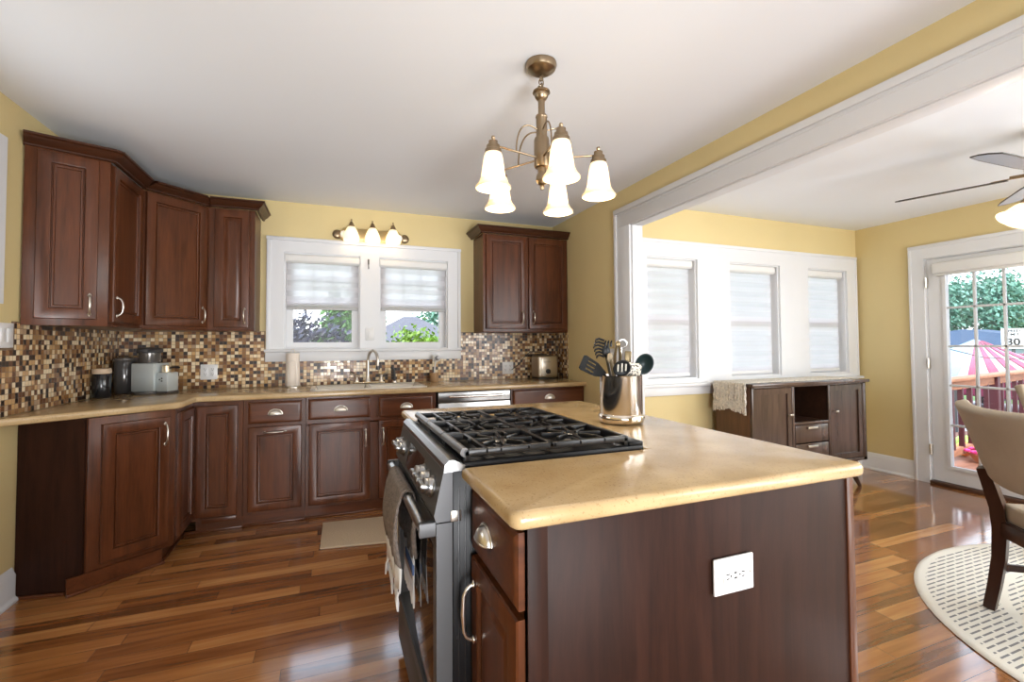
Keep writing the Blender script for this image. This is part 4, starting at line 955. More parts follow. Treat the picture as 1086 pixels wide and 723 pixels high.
o = thing('toaster', 'brushed steel toaster with a dark dial in the right back corner', 'toaster', (3.385, -.13, .914))
TS = mat('warm_brushed_steel', (.60, .55, .47), .28, 1.0, noise=(60, .06, (1, 1, 20)))
t = MB(); t.box(3.292, -.235, .924, 3.502, -.045, 1.142, .022, 5); obj('body', t, TS, o)
t = MB(); t.box(3.318, -.241, .945, 3.476, -.233, 1.115, .006, 3); fp = obj('front_panel', t, TS, o)
t = MB(); t.box(3.298, -.23, .9145, 3.492, -.05, .928, .004); obj('foot_base', t, PLASTIC_B, o)
t = MB()
for yy in (-.175, -.105): t.box(3.30, yy-.012, 1.1415, 3.47, yy+.012, 1.1435)
obj('bread_slot', t, SLOT, o)
t = MB(); t.lathe([(.024, 0), (.024, .006), (.018, .010), (.017, .020), (0, .022)], seg=20, M=Matrix.Translation((3.388, -.241, .990)) @ Matrix.Rotation(PI/2, 4, 'X')); t.box(3.366, -.266, .987, 3.410, -.258, .993, .001, M=Matrix.Translation((3.388, 0, .99)) @ Matrix.Rotation(.8, 4, 'Y') @ Matrix.Translation((-3.388, 0, -.99))); obj('dial', t, PLASTIC_B, fp)
t = MB(); t.box(3.345, -.243, 1.076, 3.415, -.2405, 1.081); t.box(3.358, -.243, 1.092, 3.402, -.2405, 1.0945); obj('logo_mark', t, mat('etched_grey', (.2, .19, .17), .5), fp)
t = MB(); t.box(3.496, -.16, 1.05, 3.52, -.12, 1.066, .004); obj('lever', t, PLASTIC_B, o)
# cord of the toaster
tag(obj('power_cord', MB().tube([(3.49, -.05, .93), (3.53, -.03, .95), (3.535, -.018, 1.05), (3.50, -.016, 1.12), (3.40, -.016, 1.17), (3.30, -.016, 1.175), (3.24, -.018, 1.13), (3.19, -.018, 1.06), (3.10, -.02, 1.0)], .0035, 8), PLASTIC_B), 'thin black toaster cord looped against the mosaic', 'cord')

# ---- utensil crock and utensils
UC = Vector((2.605, -2.590, .914)); UR = .088; UHt = .20
o = thing('utensil_crock', 'polished steel crock full of cooking utensils on the island', 'utensil holder', tuple(UC))
t = MB(); t.lathe([(0, .004), (.086, .004), (.088, .010), (UR, UHt-.004), (UR+.0015, UHt), (UR-.002, UHt), (UR-.004, UHt-.004), (UR-.006, .02), (0, .02)], tuple(UC), 48); obj('cylinder', t, CHROME, o, sharp=50)
t = MB(); t.lathe([(0, .0005), (.082, .0005), (.091, .004), (.0955, .012), (.0965, .024), (.0945, .034), (.0895, .040), (.086, .040)], tuple(UC), 48); obj('base_band', t, mat('polished_copper_steel', (.80, .72, .62), .10, 1.0), o, sharp=50)
RT = Vector((.9326, -.3609, 0)); FW = Vector((.3609, .9326, 0)); UPV = Vector((0, 0, 1))
def up_(r, f, z): return UC+RT*r+FW*f+UPV*z          # r: to the right as seen from the camera
def plate_along(a, b_, w0, w1, th, n, name, m_, par, holes=False, round_=True):
    pass
NYL = mat('black_nylon', (.012, .013, .014), .42, spec=.22)
NYL_T = mat('dark_teal_silicone', (.006, .018, .020), .4, spec=.3)
def basis(a, b_, face):
    """matrix: local y along a->b, local z = face normal"""
    y = (b_-a).normalized(); z = (face-y*face.dot(y)).normalized(); x = y.cross(z)
    M_ = Matrix.Identity(4)
    for i in range(3): M_[i][0] = x[i]; M_[i][1] = y[i]; M_[i][2] = z[i]; M_[i][3] = a[i]
    return M_
CAMD = -FW
# slotted turner, leaning left
o = thing('spatula', 'black slotted spatula leaning to the left out of the steel crock', 'spatula', tuple(up_(-.06, 0, .03)))
a = up_(.02, .02, .03); b_ = up_(-.075, -.01, .205); Mx = basis(a, b_, CAMD)
obj('handle', MB().tube([a, (a+b_)/2, b_], [.006, .006, .008], 10), NYL, o)
d_ = (up_(-.168, -.02, .258)-b_); Mx = basis(b_, b_+d_, (CAMD*.8+UPV*.6)); L = d_.length
t = MB(); t.prism([(-.012, -.01), (.012, -.01), (.034, .035), (.040, L-.01), (.034, L), (-.034, L+.004), (-.040, L-.006), (-.034, .035)], -.0015, .0015, 0)
hd = t
A = obj('tmp', hd, NYL); cut = []
dgv = bpy.context
bb = MB()
for k in (-1, 0, 1): bb.box(k*.020-.0042, .045, -.02, k*.020+.0042, L-.025, .02)
B_ = obj('tmp2', bb, NYL); md = A.modifiers.new('b', 'BOOLEAN'); md.operation = 'DIFFERENCE'; md.object = B_; md.solver = 'EXACT'
bpy.context.view_layer.update(); me = bpy.data.meshes.new_from_object(A.evaluated_get(bpy.context.evaluated_depsgraph_get()))
t = MB(); t.bm.from_mesh(me)
for v in t.bm.verts: v.co = Mx @ (v.co+A.location)
bpy.data.objects.remove(A); bpy.data.objects.remove(B_); bpy.data.meshes.remove(me)
obj('slotted_blade', t, NYL, o)
# slotted spoon, front
def spoon(name, label, a, b_, c, rx, ry, m_, slots=True, deep=.012, hname='handle', face=None):
    o = thing(name, label, name.replace('_', ' '), tuple(a))
    obj(hname, MB().tube([a, (a*.5+b_*.5), b_], [.005, .0055, .007], 10), m_, o)
    Mx = basis(c, c+(c-b_), face or (CAMD*.95+UPV*.25)); t = MB(); rows = []
    nr, ns = 7, 28
    for j in range(nr+1):
        s = j/nr; rows.append([(rx*s*math.cos(2*PI*k/ns), ry*s*math.sin(2*PI*k/ns), -deep*(1-s*s)) for k in range(ns+1)])
    t.grid(rows); bmesh.ops.remove_doubles(t.bm, verts=t.bm.verts[:], dist=1e-5)
    for v in t.bm.verts: v.co = Mx @ v.co
    bo = obj('bowl', t, m_, o, solid=.0035, sharp=60)
    if slots:
        for k in (-1, 0, 1):
            q = MB(); q.box(k*.016-.0035, -.016+abs(k)*.002, -deep-.001, k*.016+.0035, .022-abs(k)*.004, -deep*.55+.006, .001, M=Mx); obj('slot', q, mat('pale_slot', (.50, .48, .42), .6), bo)
    return o
spoon('slotted_spoon', 'black slotted spoon with round bowl at the front of the crock', up_(0, .02, .03), up_(-.008, -.045, .19), up_(-.010, -.065, .230), .036, .038, NYL, True)
spoon('ladle', 'large dark teal-black ladle rising at the right of the crock', up_(-.03, .0, .03), up_(.078, -.02, .205), up_(.092, -.03, .246), .036, .045, NYL_T, False, .020)
# patterned spoon rest / spatula with cheetah print
o = thing('patterned_spoonula', 'black and cream patterned spatula between slotted spoon and ladle', 'spatula', tuple(up_(.04, 0, .03)))
PAT = bpy.data.materials.new('speckled_print'); PAT.use_nodes = True; nt = PAT.node_tree
v = N(nt, 'ShaderNodeTexVoronoi'); v.inputs['Scale'].default_value = 130; g_ = nt.nodes.new('ShaderNodeNewGeometry'); nt.links.new(g_.outputs['Position'], v.inputs['Vector'])
r_ = nt.nodes.new('ShaderNodeValToRGB'); r_.color_ramp.interpolation = 'CONSTANT'; r_.color_ramp.elements[0].color = (.02, .02, .02, 1); r_.color_ramp.elements[1].position = .42; r_.color_ramp.elements[1].color = (.62, .56, .46, 1)
nt.links.new(v.outputs['Distance'], r_.inputs[0]); nt.links.new(r_.outputs[0], nt.nodes['Principled BSDF'].inputs['Base Color'])
a = up_(.01, .0, .03); b_ = up_(.038, -.035, .185); obj('handle', MB().tube([a, b_], .006, 8), CORK, o)
Mx = basis(b_, up_(.050, -.042, .255), CAMD); t = MB(); t.prism([(-.018, -.01), (.018, -.01), (.030, .02), (.032, .055), (.022, .068), (-.022, .068), (-.032, .055), (-.030, .02)], -.003, .003, .002, M=Mx); obj('blade', t, PAT, o)
# pasta fork
o = thing('pasta_fork', 'black pasta fork with curled teeth at the back left of the crock', 'pasta fork', tuple(up_(-.03, .03, .03)))
a = up_(-.01, .02, .03); b_ = up_(-.055, .02, .275); OL = mat('dark_olive_nylon', (.06, .05, .03), .4)
obj('handle', MB().tube([a, b_], [.005, .007], 10), OL, o)
t = MB(); c = up_(-.058, .018, .300); t.ball(tuple(c), .022, (.9, .5, 1.2), 14, 10)
for k in range(6):
    z_ = .272+.014*k; L = .045-.004*abs(k-3)
    p0 = up_(-.066, .015, z_+.004); t.tube([p0, p0-RT*L*.6+UPV*.008, p0-RT*L+UPV*.004-FW*.01, p0-RT*(L+.004)-UPV*.004-FW*.02], [.0052, .0046, .004, .003], 8)
for k in range(3):
    p0 = up_(-.062+.012*k, .012, .320); t.tube([p0, p0+UPV*.018-FW*.004, p0+UPV*.024-FW*.016], [.005, .0045, .003], 8)
obj('toothed_head', t, NYL, o)
# whisk-like tongs and handles
o = thing('tongs', 'brassy kitchen tongs standing tallest in the middle of the crock', 'tongs', tuple(up_(0, .03, .03)))
BR = mat('olive_bronze_metal', (.20, .15, .08), .35, .8)
for s in (-1, 1):
    t = MB(); t.tube([up_(-.012+s*.004, .03, .03), up_(-.010+s*.010, .03, .20), up_(-.006+s*.012, .03, .28), up_(-.004+s*.005, .03, .325)], [.006, .008, .010, .007], 8, flat=(1, .5)); obj('arm', t, BR, o)
t = MB(); t.ball(tuple(up_(-.004, .03, .330)), .013, (1, .6, 1.1), 12, 8); obj('hinge', t, BR, o)
o = thing('hanging_loop_utensil', 'steel utensil handle ending in a round ring in the crock', 'utensil', tuple(up_(.02, .04, .03)))
t = MB(); t.tube([up_(.0, .04, .03), up_(.008, .04, .25), up_(.014, .04, .315)], [.005, .005, .004], 8); obj('shaft', t, STEEL, o)
t = MB(); ce = up_(.018, .04, .332); t.tube([ce+RT*.018*math.cos(x)+UPV*.018*math.sin(x) for x in [2*PI*k/20 for k in range(20)]], .0035, 8, closed=True); obj('ring', t, STEEL, o)
o = thing('cooking_tongs_handle', 'olive bronze flat-handled turner behind the ring-ended utensil', 'utensil', tuple(up_(.03, .03, .03)))
t = MB(); Mx = basis(up_(.026, .025, .03), up_(.040, .025, .335), CAMD); t.box(-.006, 0, -.003, .006, .22, .003, .002, M=Mx); t.box(-.014, .195, -.004, .014, .270, .004, .003, M=Mx); obj('handle', t, BR, o)
o = thing('wooden_spoon', 'pale wooden spoon handle deep in the crock beside the pasta fork', 'spoon', tuple(up_(-.03, .0, .03)))
t = MB(); t.tube([up_(-.02, .0, .03), up_(-.035, -.01, .215), up_(-.045, -.012, .265)], [.006, .007, .008], 8); t.ball(tuple(up_(-.048, -.012, .272)), .018, (.8, .35, 1.2), 14, 10); obj('spoon_body', t, mat('pale_beech', (.22, .17, .10), .55), o)

# ------------------------------------------------------------------ floor mat
o = tag(obj('kitchen_mat', MB().prism([(1.40, -1.16), (2.28, -1.30), (2.30, -.80), (1.41, -.725)], .0005, .014, .006, 3), MATF, sharp=50), 'beige cushioned kitchen mat on the floor in front of the sink cabinet', 'mat')

# ------------------------------------------------------------------ lamps
def bell(prof_scale, H_, r0, r1):
    pts = []
    for k in range(13):
        s = k/12; r = r0+(r1-r0)*(.55*s**.9 if s < .72 else .55*.72**.9+(1-.55*.72**.9)*((s-.72)/.28)**.8*1.0)
        pts.append((r, -H_*s))
    return pts
CH = Vector((2.290, -2.490, 0))
o = thing('chandelier', 'antique brass chandelier with five glowing bell-shaped glass shades over the island', 'chandelier', (CH.x, CH.y, 1.9))
obj('canopy', MB().lathe([(0, H-.002), (.066, H-.002), (.067, H-.012), (.060, H-.028), (.036, H-.044), (.012, H-.050), (0, H-.050)], (CH.x, CH.y, 0), 36), BRONZE, o)
for k in range(3):
    z = 2.385-.020*k; t = MB(); n_ = 14
    t.tube([CH+Vector(((.010*math.cos(a) if k % 2 else 0), (0 if k % 2 else .010*math.cos(a)), z+.016*math.sin(a))) for a in [2*PI*i/n_ for i in range(n_)]], .0026, 6, closed=True); obj('chain_link', t, BRONZE, o)
obj('supply_wire', MB().tube([CH+Vector((.004, 0, 2.40)), CH+Vector((.012, .004, 2.37)), CH+Vector((.004, 0, 2.335))], .0022, 6), PLASTIC_B, o)
z0 = 0
col_ = [(0, 2.336), (.016, 2.335), (.036, 2.326), (.038, 2.318), (.030, 2.312), (.028, 2.300), (.020, 2.288), (.0145, 2.284), (.0145, 2.222), (.024, 2.220), (.026, 2.212), (.0235, 2.206), (.0235, 2.125), (.030, 2.122), (.033, 2.112), (.033, 2.002), (.030, 1.996), (.019, 1.994), (.017, 1.975), (.024, 1.958), (.026, 1.940), (.018, 1.925), (.008, 1.920), (.010, 1.912), (.007, 1.902), (0, 1.900)]
obj('column', MB().lathe(col_, (CH.x, CH.y, 0), 28), BRONZE, o, sharp=28)
t = MB(); t.tube([CH+Vector((.014*math.cos(a), .014*.3*math.sin(a), 2.338+.014*math.sin(a))) for a in [PI*i/8 for i in range(9)]], .003, 8); obj('top_loop', t, BRONZE, o)
a0 = math.radians(-76.0-21.165)
for k in range(5):
    a = a0+k*2*PI/5; d_ = Vector((math.cos(a), math.sin(a), 0)); R_a = .238; S = CH+d_*R_a
    t = MB(); t.tube([CH+d_*.03+Vector((0, 0, 2.035)), CH+d_*(R_a-.012)+Vector((0, 0, 2.040))], .0042, 10); arm = obj('arm', t, BRONZE, o)
    t = MB(); pts = []
    for i in range(13):
        s = i/12; an = PI*.5*1.0
        pts.append(CH+d_*(.024+.105*math.sin(s*PI/2)**1.0)+Vector((0, 0, 2.155+.018*math.sin(s*PI)-.118*(1-math.cos(s*PI/2))**1.2)))
    t.tube(pts, .0034, 8); obj('scroll', t, BRONZE, arm)
    t = MB(); t.lathe([(0, 2.078), (.006, 2.076), (.0085, 2.069), (.006, 2.062), (.008, 2.058), (.018, 2.056), (.019, 2.040), (.026, 2.038), (.028, 2.024), (.033, 2.020), (.034, 2.006), (0, 2.006)], (S.x, S.y, 0), 22); obj('lamp_holder', t, BRONZE, arm)
    pr = [(.031, 2.008), (.036, 1.990), (.0405, 1.960), (.044, 1.930), (.0485, 1.902)]
    t = MB(); t.lathe(pr, (S.x, S.y, 0), 30, cap=False); gs = obj('glass_shade', t, LGLASS, o, solid=.003, sharp=80)
    t = MB(); t.lathe([(.0485, 1.902), (.052, 1.899), (.055, 1.890), (.061, 1.881), (.0685, 1.872), (.070, 1.867), (.0685, 1.865)], (S.x, S.y, 0), 30, cap=False); obj('flared_rim', t, LGLASS_T, gs, solid=.003, sharp=80)
    t = MB(); t.ball((S.x, S.y, 1.968), .020, (1, 1, 1.3), 14, 10); obj('bulb', t, BULB, gs)
    l = light('chandelier_bulb', 'POINT', (S.x, S.y, 1.918), 4.0, (1, .84, .62), radius=.02)

o = thing('vanity_light', 'brass bath-bar light with three glowing glass shades above the kitchen window', 'wall light', (1.78, -.05, 2.2))
zc = 2.205
def octp(w, h, c): return [(-w+c, -h), (w-c, -h), (w, -h+c), (w, h-c), (w-c, h), (-w+c, h), (-w, h-c), (-w, -h+c)]
t = MB(); Mv = Matrix.Translation((1.785, 0, zc)) @ Matrix.Rotation(PI/2, 4, 'X')
t.prism(octp(.262, .060, .030), .001, .020, .005, M=Mv); t.prism(octp(.250, .048, .026), .020, .030, .004, M=Mv); bp_ = obj('back_plate', t, mat('satin_brass', (.62, .46, .22), .3, 1.0), o)
for s in (-1, 1):
    t = MB(); t.lathe([(0, .001), (.038, .001), (.040, .012), (.028, .020), (.018, .024), (0, .025)], seg=22, M=Matrix.Translation((1.785+s*.285, 0, zc)) @ Matrix.Rotation(PI/2, 4, 'X')); obj('end_disc', t, BRONZE, bp_)
    t = MB(); t.lathe([(.030, .0), (.034, .004), (.024, .012), (0, .014)], seg=8, M=Matrix.Translation((1.785+s*.230, -.028, zc)) @ Matrix.Rotation(PI/2, 4, 'X')); obj('crystal_disc', t, mat('frosted_crystal', (.8, .78, .7), .15, emit=(1, .9, .7), estr=.3), bp_)
for x in (1.612, 1.785, 1.957):
    y_ = -.105
    t = MB(); t.tube([(x, -.028, 2.235), (x, -.07, 2.262), (x, y_, 2.266)], .007, 8); t.lathe([(0, 2.300), (.005, 2.322), (.006, 2.312), (.004, 2.305), (.009, 2.298), (.016, 2.288), (.022, 2.272), (.026, 2.262), (.026, 2.252), (0, 2.252)], (x, y_, 0), 20); ho = obj('lamp_holder', t, BRONZE, o)
    t = MB(); t.lathe([(.026, 2.256), (.038, 2.238), (.052, 2.208), (.062, 2.175), (.065, 2.152), (.062, 2.138)], (x, y_, 0), 26, cap=False); gs = obj('glass_shade', t, LGLASS, o, solid=.003, sharp=80)
    t = MB(); t.ball((x, y_, 2.205), .018, (1, 1, 1.2), 14, 10); obj('bulb', t, BULB_V, gs)
    light('vanity_bulb', 'POINT', (x, y_-.01, 2.165), 0.22, (1, .82, .58), radius=.015)

# ---- ceiling fan (dining room)
FC = Vector((5.05, -3.02, 0))
o = thing('ceiling_fan', 'dark-edged ceiling fan with a brass light kit at the right edge', 'ceiling fan', (FC.x, FC.y, 2.0))
obj('canopy', MB().lathe([(0, HD-.002), (.065, HD-.002), (.065, HD-.02), (.04, HD-.05), (.016, HD-.055), (.016, 2.25), (.03, 2.245), (0, 2.245)], (FC.x, FC.y, 0), 28), BRONZE, o)
obj('motor_housing', MB().lathe([(0, 2.250), (.05, 2.248), (.085, 2.235), (.105, 2.205), (.105, 2.165), (.085, 2.14), (.06, 2.13), (0, 2.13)], (FC.x, FC.y, 0), 32), mat('dark_pewter', (.08, .07, .06), .3, .9), o)
BLU = mat('silver_grey_blade', (.36, .38, .44), .25, .1); BLE = mat('dark_blade_edge', (.03, .025, .02), .4)
for k in range(5):
    a = math.radians(108+72*k); Mb = Matrix.Translation((FC.x, FC.y, 2.150)) @ Matrix.Rotation(a, 4, 'Z') @ Matrix.Rotation(math.radians(-12), 4, 'X')
    t = MB(); out = [(.17, -.045), (.24, -.058), (.54, -.070), (.635, -.060), (.66, -.02), (.66, .02), (.635, .060), (.54, .070), (.24, .058), (.17, .045)]
    t.prism(out, -.003, .003, 0, M=Mb); bl = obj('blade', t, BLU, o)
    t = MB(); t.tube([Mb @ Vector((x, y, 0)) for x, y in out], .0042, 6, closed=True); obj('blade_edge', t, BLE, bl)
    t = MB(); t.prism([(.08, -.016), (.15, -.014), (.22, -.035), (.235, 0), (.22, .035), (.15, .014), (.08, .016)], .003, .009, .002, M=Mb); t.tube([Mb @ Vector((.07, 0, .01)), Mb @ Vector((.16, 0, .012))], .010, 8); obj('blade_iron', t, BRONZE, bl)
obj('light_fitter', MB().lathe([(0, 2.13), (.05, 2.13), (.055, 2.10), (.040, 2.065), (.046, 2.01), (.035, 1.98), (0, 1.97)], (FC.x, FC.y, 0), 24), BRONZE, o)
for k in range(4):
    a = math.radians(147+90*k); d_ = Vector((math.cos(a), math.sin(a), 0)); 
    t = MB(); t.tube([FC+d_*.03+Vector((0, 0, 2.015)), FC+d_*.07+Vector((0, 0, 2.035)), FC+d_*.11+Vector((0, 0, 2.005))], .006, 8); ar = obj('light_arm', t, BRONZE, o)
    tilt = Matrix.Translation(FC+d_*.115+Vector((0, 0, 2.005))) @ Vector((0, 0, -1)).rotation_difference((d_*.55+Vector((0, 0, -1))).normalized()).to_matrix().to_4x4()
    t = MB(); t.lathe([(.012, .01), (.024, 0), (.028, -.012), (.026, -.03), (0, -.03)], seg=20, M=tilt); obj('lamp_holder', t, BRONZE, ar)
    t = MB(); t.lathe([(.026, -.028), (.040, -.045), (.055, -.075), (.066, -.098), (.084, -.112), (.086, -.116)], seg=28, M=tilt, cap=False); gs = obj('glass_shade', t, LGLASS, o, solid=.003, sharp=80)
    t = MB(); t.ball((0, 0, -.065), .022, (1, 1, 1.2), 14, 10, M=tilt); obj('bulb', t, BULB, gs)
    p = tilt @ Vector((0, 0, -.11)); light('fan_bulb', 'POINT', tuple(p), 3.5, (1, .86, .65), radius=.02)

# ------------------------------------------------------------------ sideboard and runner
SX0, SX1, SY0, SY1 = 4.475, 5.80, -1.585, -1.225
o = thing('sideboard', 'dark walnut sideboard with two doors, an open niche and splayed legs below the windows', 'sideboard', ((SX0+SX1)/2, -1.4, 0))
obj('top', MB().box(SX0-.02, SY0-.025, .905, SX1+.02, SY1+.01, .932, .006), SIDEB, o)
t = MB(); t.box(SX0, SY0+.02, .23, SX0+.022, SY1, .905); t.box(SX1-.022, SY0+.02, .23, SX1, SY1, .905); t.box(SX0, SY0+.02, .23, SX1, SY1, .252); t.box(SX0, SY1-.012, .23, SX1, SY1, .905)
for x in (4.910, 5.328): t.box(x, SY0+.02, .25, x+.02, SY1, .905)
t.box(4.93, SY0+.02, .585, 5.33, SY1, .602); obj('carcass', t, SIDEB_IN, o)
t = MB(); t.box(SX0-.004, SY0+.019, .225, SX0+.001, SY1+.002, .904, .001); obj('side_panel', t, wood('brown_side_veneer', (.10, .045, .022), .65, .35, 'z', .2), o)
Ms = frame(0, SY0+.020, 0, 0)
SHK = [(0, 0), (0, -.018), (.002, -.020), (.046, -.020), (.047, -.008), (.08, -.008)]
t = MB()
for (x0, x1) in ((SX0, SX0+.022), (4.905, 4.930), (5.325, 5.345), (SX1-.045, SX1)): t.box(x0, SY0, .235, x1, SY0+.019, .905, .002)
t.box(SX0, SY0, .235, SX1, SY0+.019, .262, .002); t.box(SX0, SY0, .893, SX1, SY0+.019, .905, .001); t.box(4.93, SY0+.001, .583, 5.33, SY0+.019, .606, .002); obj('face_frame', t, SIDEB, o)
q = panel('door', o, Ms, SX0+.016, .266, 4.900, .890, SHK, SIDEB); t = MB(); t.box(4.855, SY0-.028, .672, 4.865, SY0, .680, .002); t.box(4.845, SY0-.034, .668, 4.880, SY0-.026, .684, .003); obj('knob', t, NICKEL, q)
q = panel('door', o, Ms, 5.348, .266, SX1-.05, .890, SHK, SIDEB); t = MB(); t.box(5.388, SY0-.028, .672, 5.398, SY0, .680, .002); t.box(5.372, SY0-.034, .668, 5.408, SY0-.026, .684, .003); obj('knob', t, NICKEL, q)
for (z0, z1) in ((.438, .578), (.272, .428)):
    q = obj('drawer', MB().box(4.938, SY0+.001, z0, 5.318, SY0+.02, z1, .003), SIDEB, o); t = MB(); t.box(5.075, SY0-.016, z1-.024, 5.165, SY0+.001, z1-.014, .002); t.box(5.06, SY0-.020, z1-.030, 5.17, SY0-.013, z1-.012, .003); obj('pull', t, NICKEL, q)
obj('base_rail', MB().box(SX0+.06, SY0+.04, .205, SX1-.06, SY1-.03, .23, .004), SIDEB, o)
for sx, x in ((-1, SX0+.16), (1, SX1-.16)):
    for sy, y in ((-1, SY0+.07), (1, SY1-.06)):
        t = MB(); t.tube([(x, y, .21), (x+sx*.11, y+sy*.035, .002)], [.030, .014], 14); obj('leg', t, SIDEB_IN, o)
o = thing('table_runner', 'cream macrame runner hanging over the left end of the sideboard', 'runner', (4.9, -1.4, .933))
obj('runner_cloth', MB().box(SX0-.024, -1.53, .9325, 5.76, -1.245, .937, .001), MACRAME, o)
def macro(z_, y_): return SX0-.032+.004*math.sin(y_*90)+.003*math.sin(z_*120+y_*40)
rows = [[(macro(z_, y_), y_, z_) for z_ in [.938-.165*i/22 for i in range(23)]] for y_ in [-1.560+.325*i/40 for i in range(41)]]
obj('hanging_end', MB().grid(rows), MACRAME, o, solid=.006, sharp=20)
t = MB(); random.seed(5)
for i in range(30):
    y_ = -1.557+.319*i/29; L = .045+.03*abs(1-2*i/29)+.012*random.random()
    t.tube([(SX0-.034, y_, .780), (SX0-.040, y_+.002, .760), (SX0-.036+random.uniform(-.004, .004), y_+random.uniform(-.006, .006), .772-L)], [.005, .0055, .0045], 6)
obj('fringe', t, MACRAME, o)
t = MB()
for i in range(12):
    y_ = -1.553+.31*i/11; t.tube([(SX0-.030, y_, .937), (SX0-.040, y_+.004, .90), (SX0-.036, y_-.003, .86), (SX0-.041, y_+.003, .82), (SX0-.037, y_, .785)], [.004, .006, .005, .006, .004], 6)
obj('knotted_cord', t, MACRAME, o)
t = MB()
for i in range(9): t.ball((4.60+.138*i, -1.532, .937), .010, (1.5, .7, .5), 8, 6)
obj('scalloped_edge', t, MACRAME, o)

# ------------------------------------------------------------------ rug and chairs
RC = (4.88, -3.70)
tag(obj('round_rug', MB().lathe([(0, .0005), (1.125, .0005), (1.135, .004), (1.130, .010), (1.11, .012), (0, .012)], (RC[0], RC[1], 0), 96), rug_mat(*RC), sharp=60), 'round cream rug with rows of thin grey dashes under the dining chairs', 'rug')
def make_chair():
    o = thing('dining_chair', 'taupe upholstered dining chair with dark sabre legs, nearest at the right edge', 'chair', (0, 0, 0), 'dining chairs')
    # seat cushion
    rows = []
    t = MB(); t.prism([(-.215, -.225), (.215, -.225), (.245, .235), (.22, .26), (-.22, .26), (-.245, .235)], .415, .50, .022, 4); obj('seat', t, TAN_FAB, o, sharp=60)
    for s in (-1, 1):
        t = MB(); t.tube([(s*.205, -.285, .0125), (s*.205, -.262, .12), (s*.205, -.240, .25), (s*.205, -.232, .38), (s*.205, -.240, .48), (s*.205, -.262, .56), (s*.205, -.290, .66)], [.026, .028, .030, .033, .033, .031, .028], 4, flat=(1.1, 1.1)); obj('rear_leg', t, ESPRESSO, o, sharp=25)
        t = MB(); t.tube([(s*.215, .225, .0125), (s*.215, .225, .42)], [.020, .030], 4, flat=(1, 1)); obj('front_leg', t, ESPRESSO, o, sharp=25)
        t = MB(); t.box(s*.225-.011, -.22, .355, s*.225+.011, .225, .418, .003); obj('side_rail', t, ESPRESSO, o)
        t = MB(); t.box(s*.215-.010, -.25, .185, s*.215+.010, .225, .215, .003); obj('stretcher', t, ESPRESSO, o)
    obj('back_rail', MB().box(-.205, -.246, .350, .205, -.222, .418, .003), ESPRESSO, o)
    obj('front_rail', MB().box(-.215, .215, .355, .215, .238, .418, .003), ESPRESSO, o)
    # wrapped back
    rows = []
    nx, nz = 20, 14
    for j in range(nz+1):
        s = j/nz; z = .605+.345*s; w = .245+.055*s**1.3
        row = []
        for i in range(nx+1):
            u = -1+2*i/nx; y = -.262-.085*s-.050*(1-u*u)*(.5+.5*s)+.030*u*u
            row.append((w*u, y, z+.014*(u*u)*s+(.035*u*u)*(1-s)*1.0))
        rows.append(row)
    b = obj('backrest', MB().grid(rows), TAN_FAB, o, sharp=60)
    s = b.modifiers.new('solid', 'SOLIDIFY'); s.thickness = .055; s.offset = 0
    bv = b.modifiers.new('bev', 'BEVEL'); bv.width = .016; bv.segments = 3; bv.limit_method = 'ANGLE'; bv.angle_limit = math.radians(50)
    return o
ch = make_chair(); ch.location = (4.43, -3.35, 0.0); ch.rotation_euler = (0, 0, math.radians(-125))
c2 = copy_tree(ch); c2.location = (5.66, -3.03, 0.0); c2.rotation_euler = (0, 0, math.radians(134)); c2['label'] = 'taupe dining chair farther back, half hidden at the right edge before the glazed door'

# ------------------------------------------------------------------ outdoors
CONC = mat('pale_concrete', (.62, .61, .60), .9)
GR = mat('lawn_green', (.10, .18, .05), .95, noise=(3, .3))
struct('floor_lawn', MB().box(-60, .16, -.62, 60, 70, -.52), GR); struct('floor_driveway', MB().box(XD+.16, -40, -.62, 14.0, .155, -.52), CONC); struct('floor_lawn', MB().box(19.5, -40, -.62, 60, .155, -.53), GR); struct('floor_added_patio', MB().box(-6, .2, -.53, 14, 3.4, -.505), CONC)  # pale patio added so its bounced light whitens the window shades
struct('floor_street', MB().box(14.0, -30, -.52, 19.5, 40, -.51), mat('asphalt', (.3, .3, .31), .9))
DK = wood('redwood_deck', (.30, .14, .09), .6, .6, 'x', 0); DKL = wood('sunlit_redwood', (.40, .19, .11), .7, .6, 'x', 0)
MAR = mat('maroon_stain', (.07, .012, .02), .6)
struct('floor_deck', MB().box(XD+.16, -6, -.16, 12.5, -.25, -.06), DK)
o = thing('deck_railing', 'redwood deck railing with dark maroon balusters outside the glazed door', 'railing', (9, -1.1, -.06))
A_ = Vector((7.0, -1.40)); D_ = Vector((.985, .172)).normalized(); ang_ = math.degrees(math.atan2(D_.y, D_.x)); Mr = frame(A_.x, A_.y, 0, ang_)
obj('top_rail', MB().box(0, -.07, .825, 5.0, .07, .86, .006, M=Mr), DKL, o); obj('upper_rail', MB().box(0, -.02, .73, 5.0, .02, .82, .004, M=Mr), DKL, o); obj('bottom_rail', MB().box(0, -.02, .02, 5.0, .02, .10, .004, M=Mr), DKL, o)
x = .12
for k in range(17):
    if k in (7, 13): obj('post', MB().box(x-.05, -.05, -.059, x+.05, .05, .826, .004, M=Mr), MAR, o)
    else: obj('baluster', MB().box(x-.022, -.022, .09, x+.022, .022, .74, .002, M=Mr), MAR, o)
    x += .285
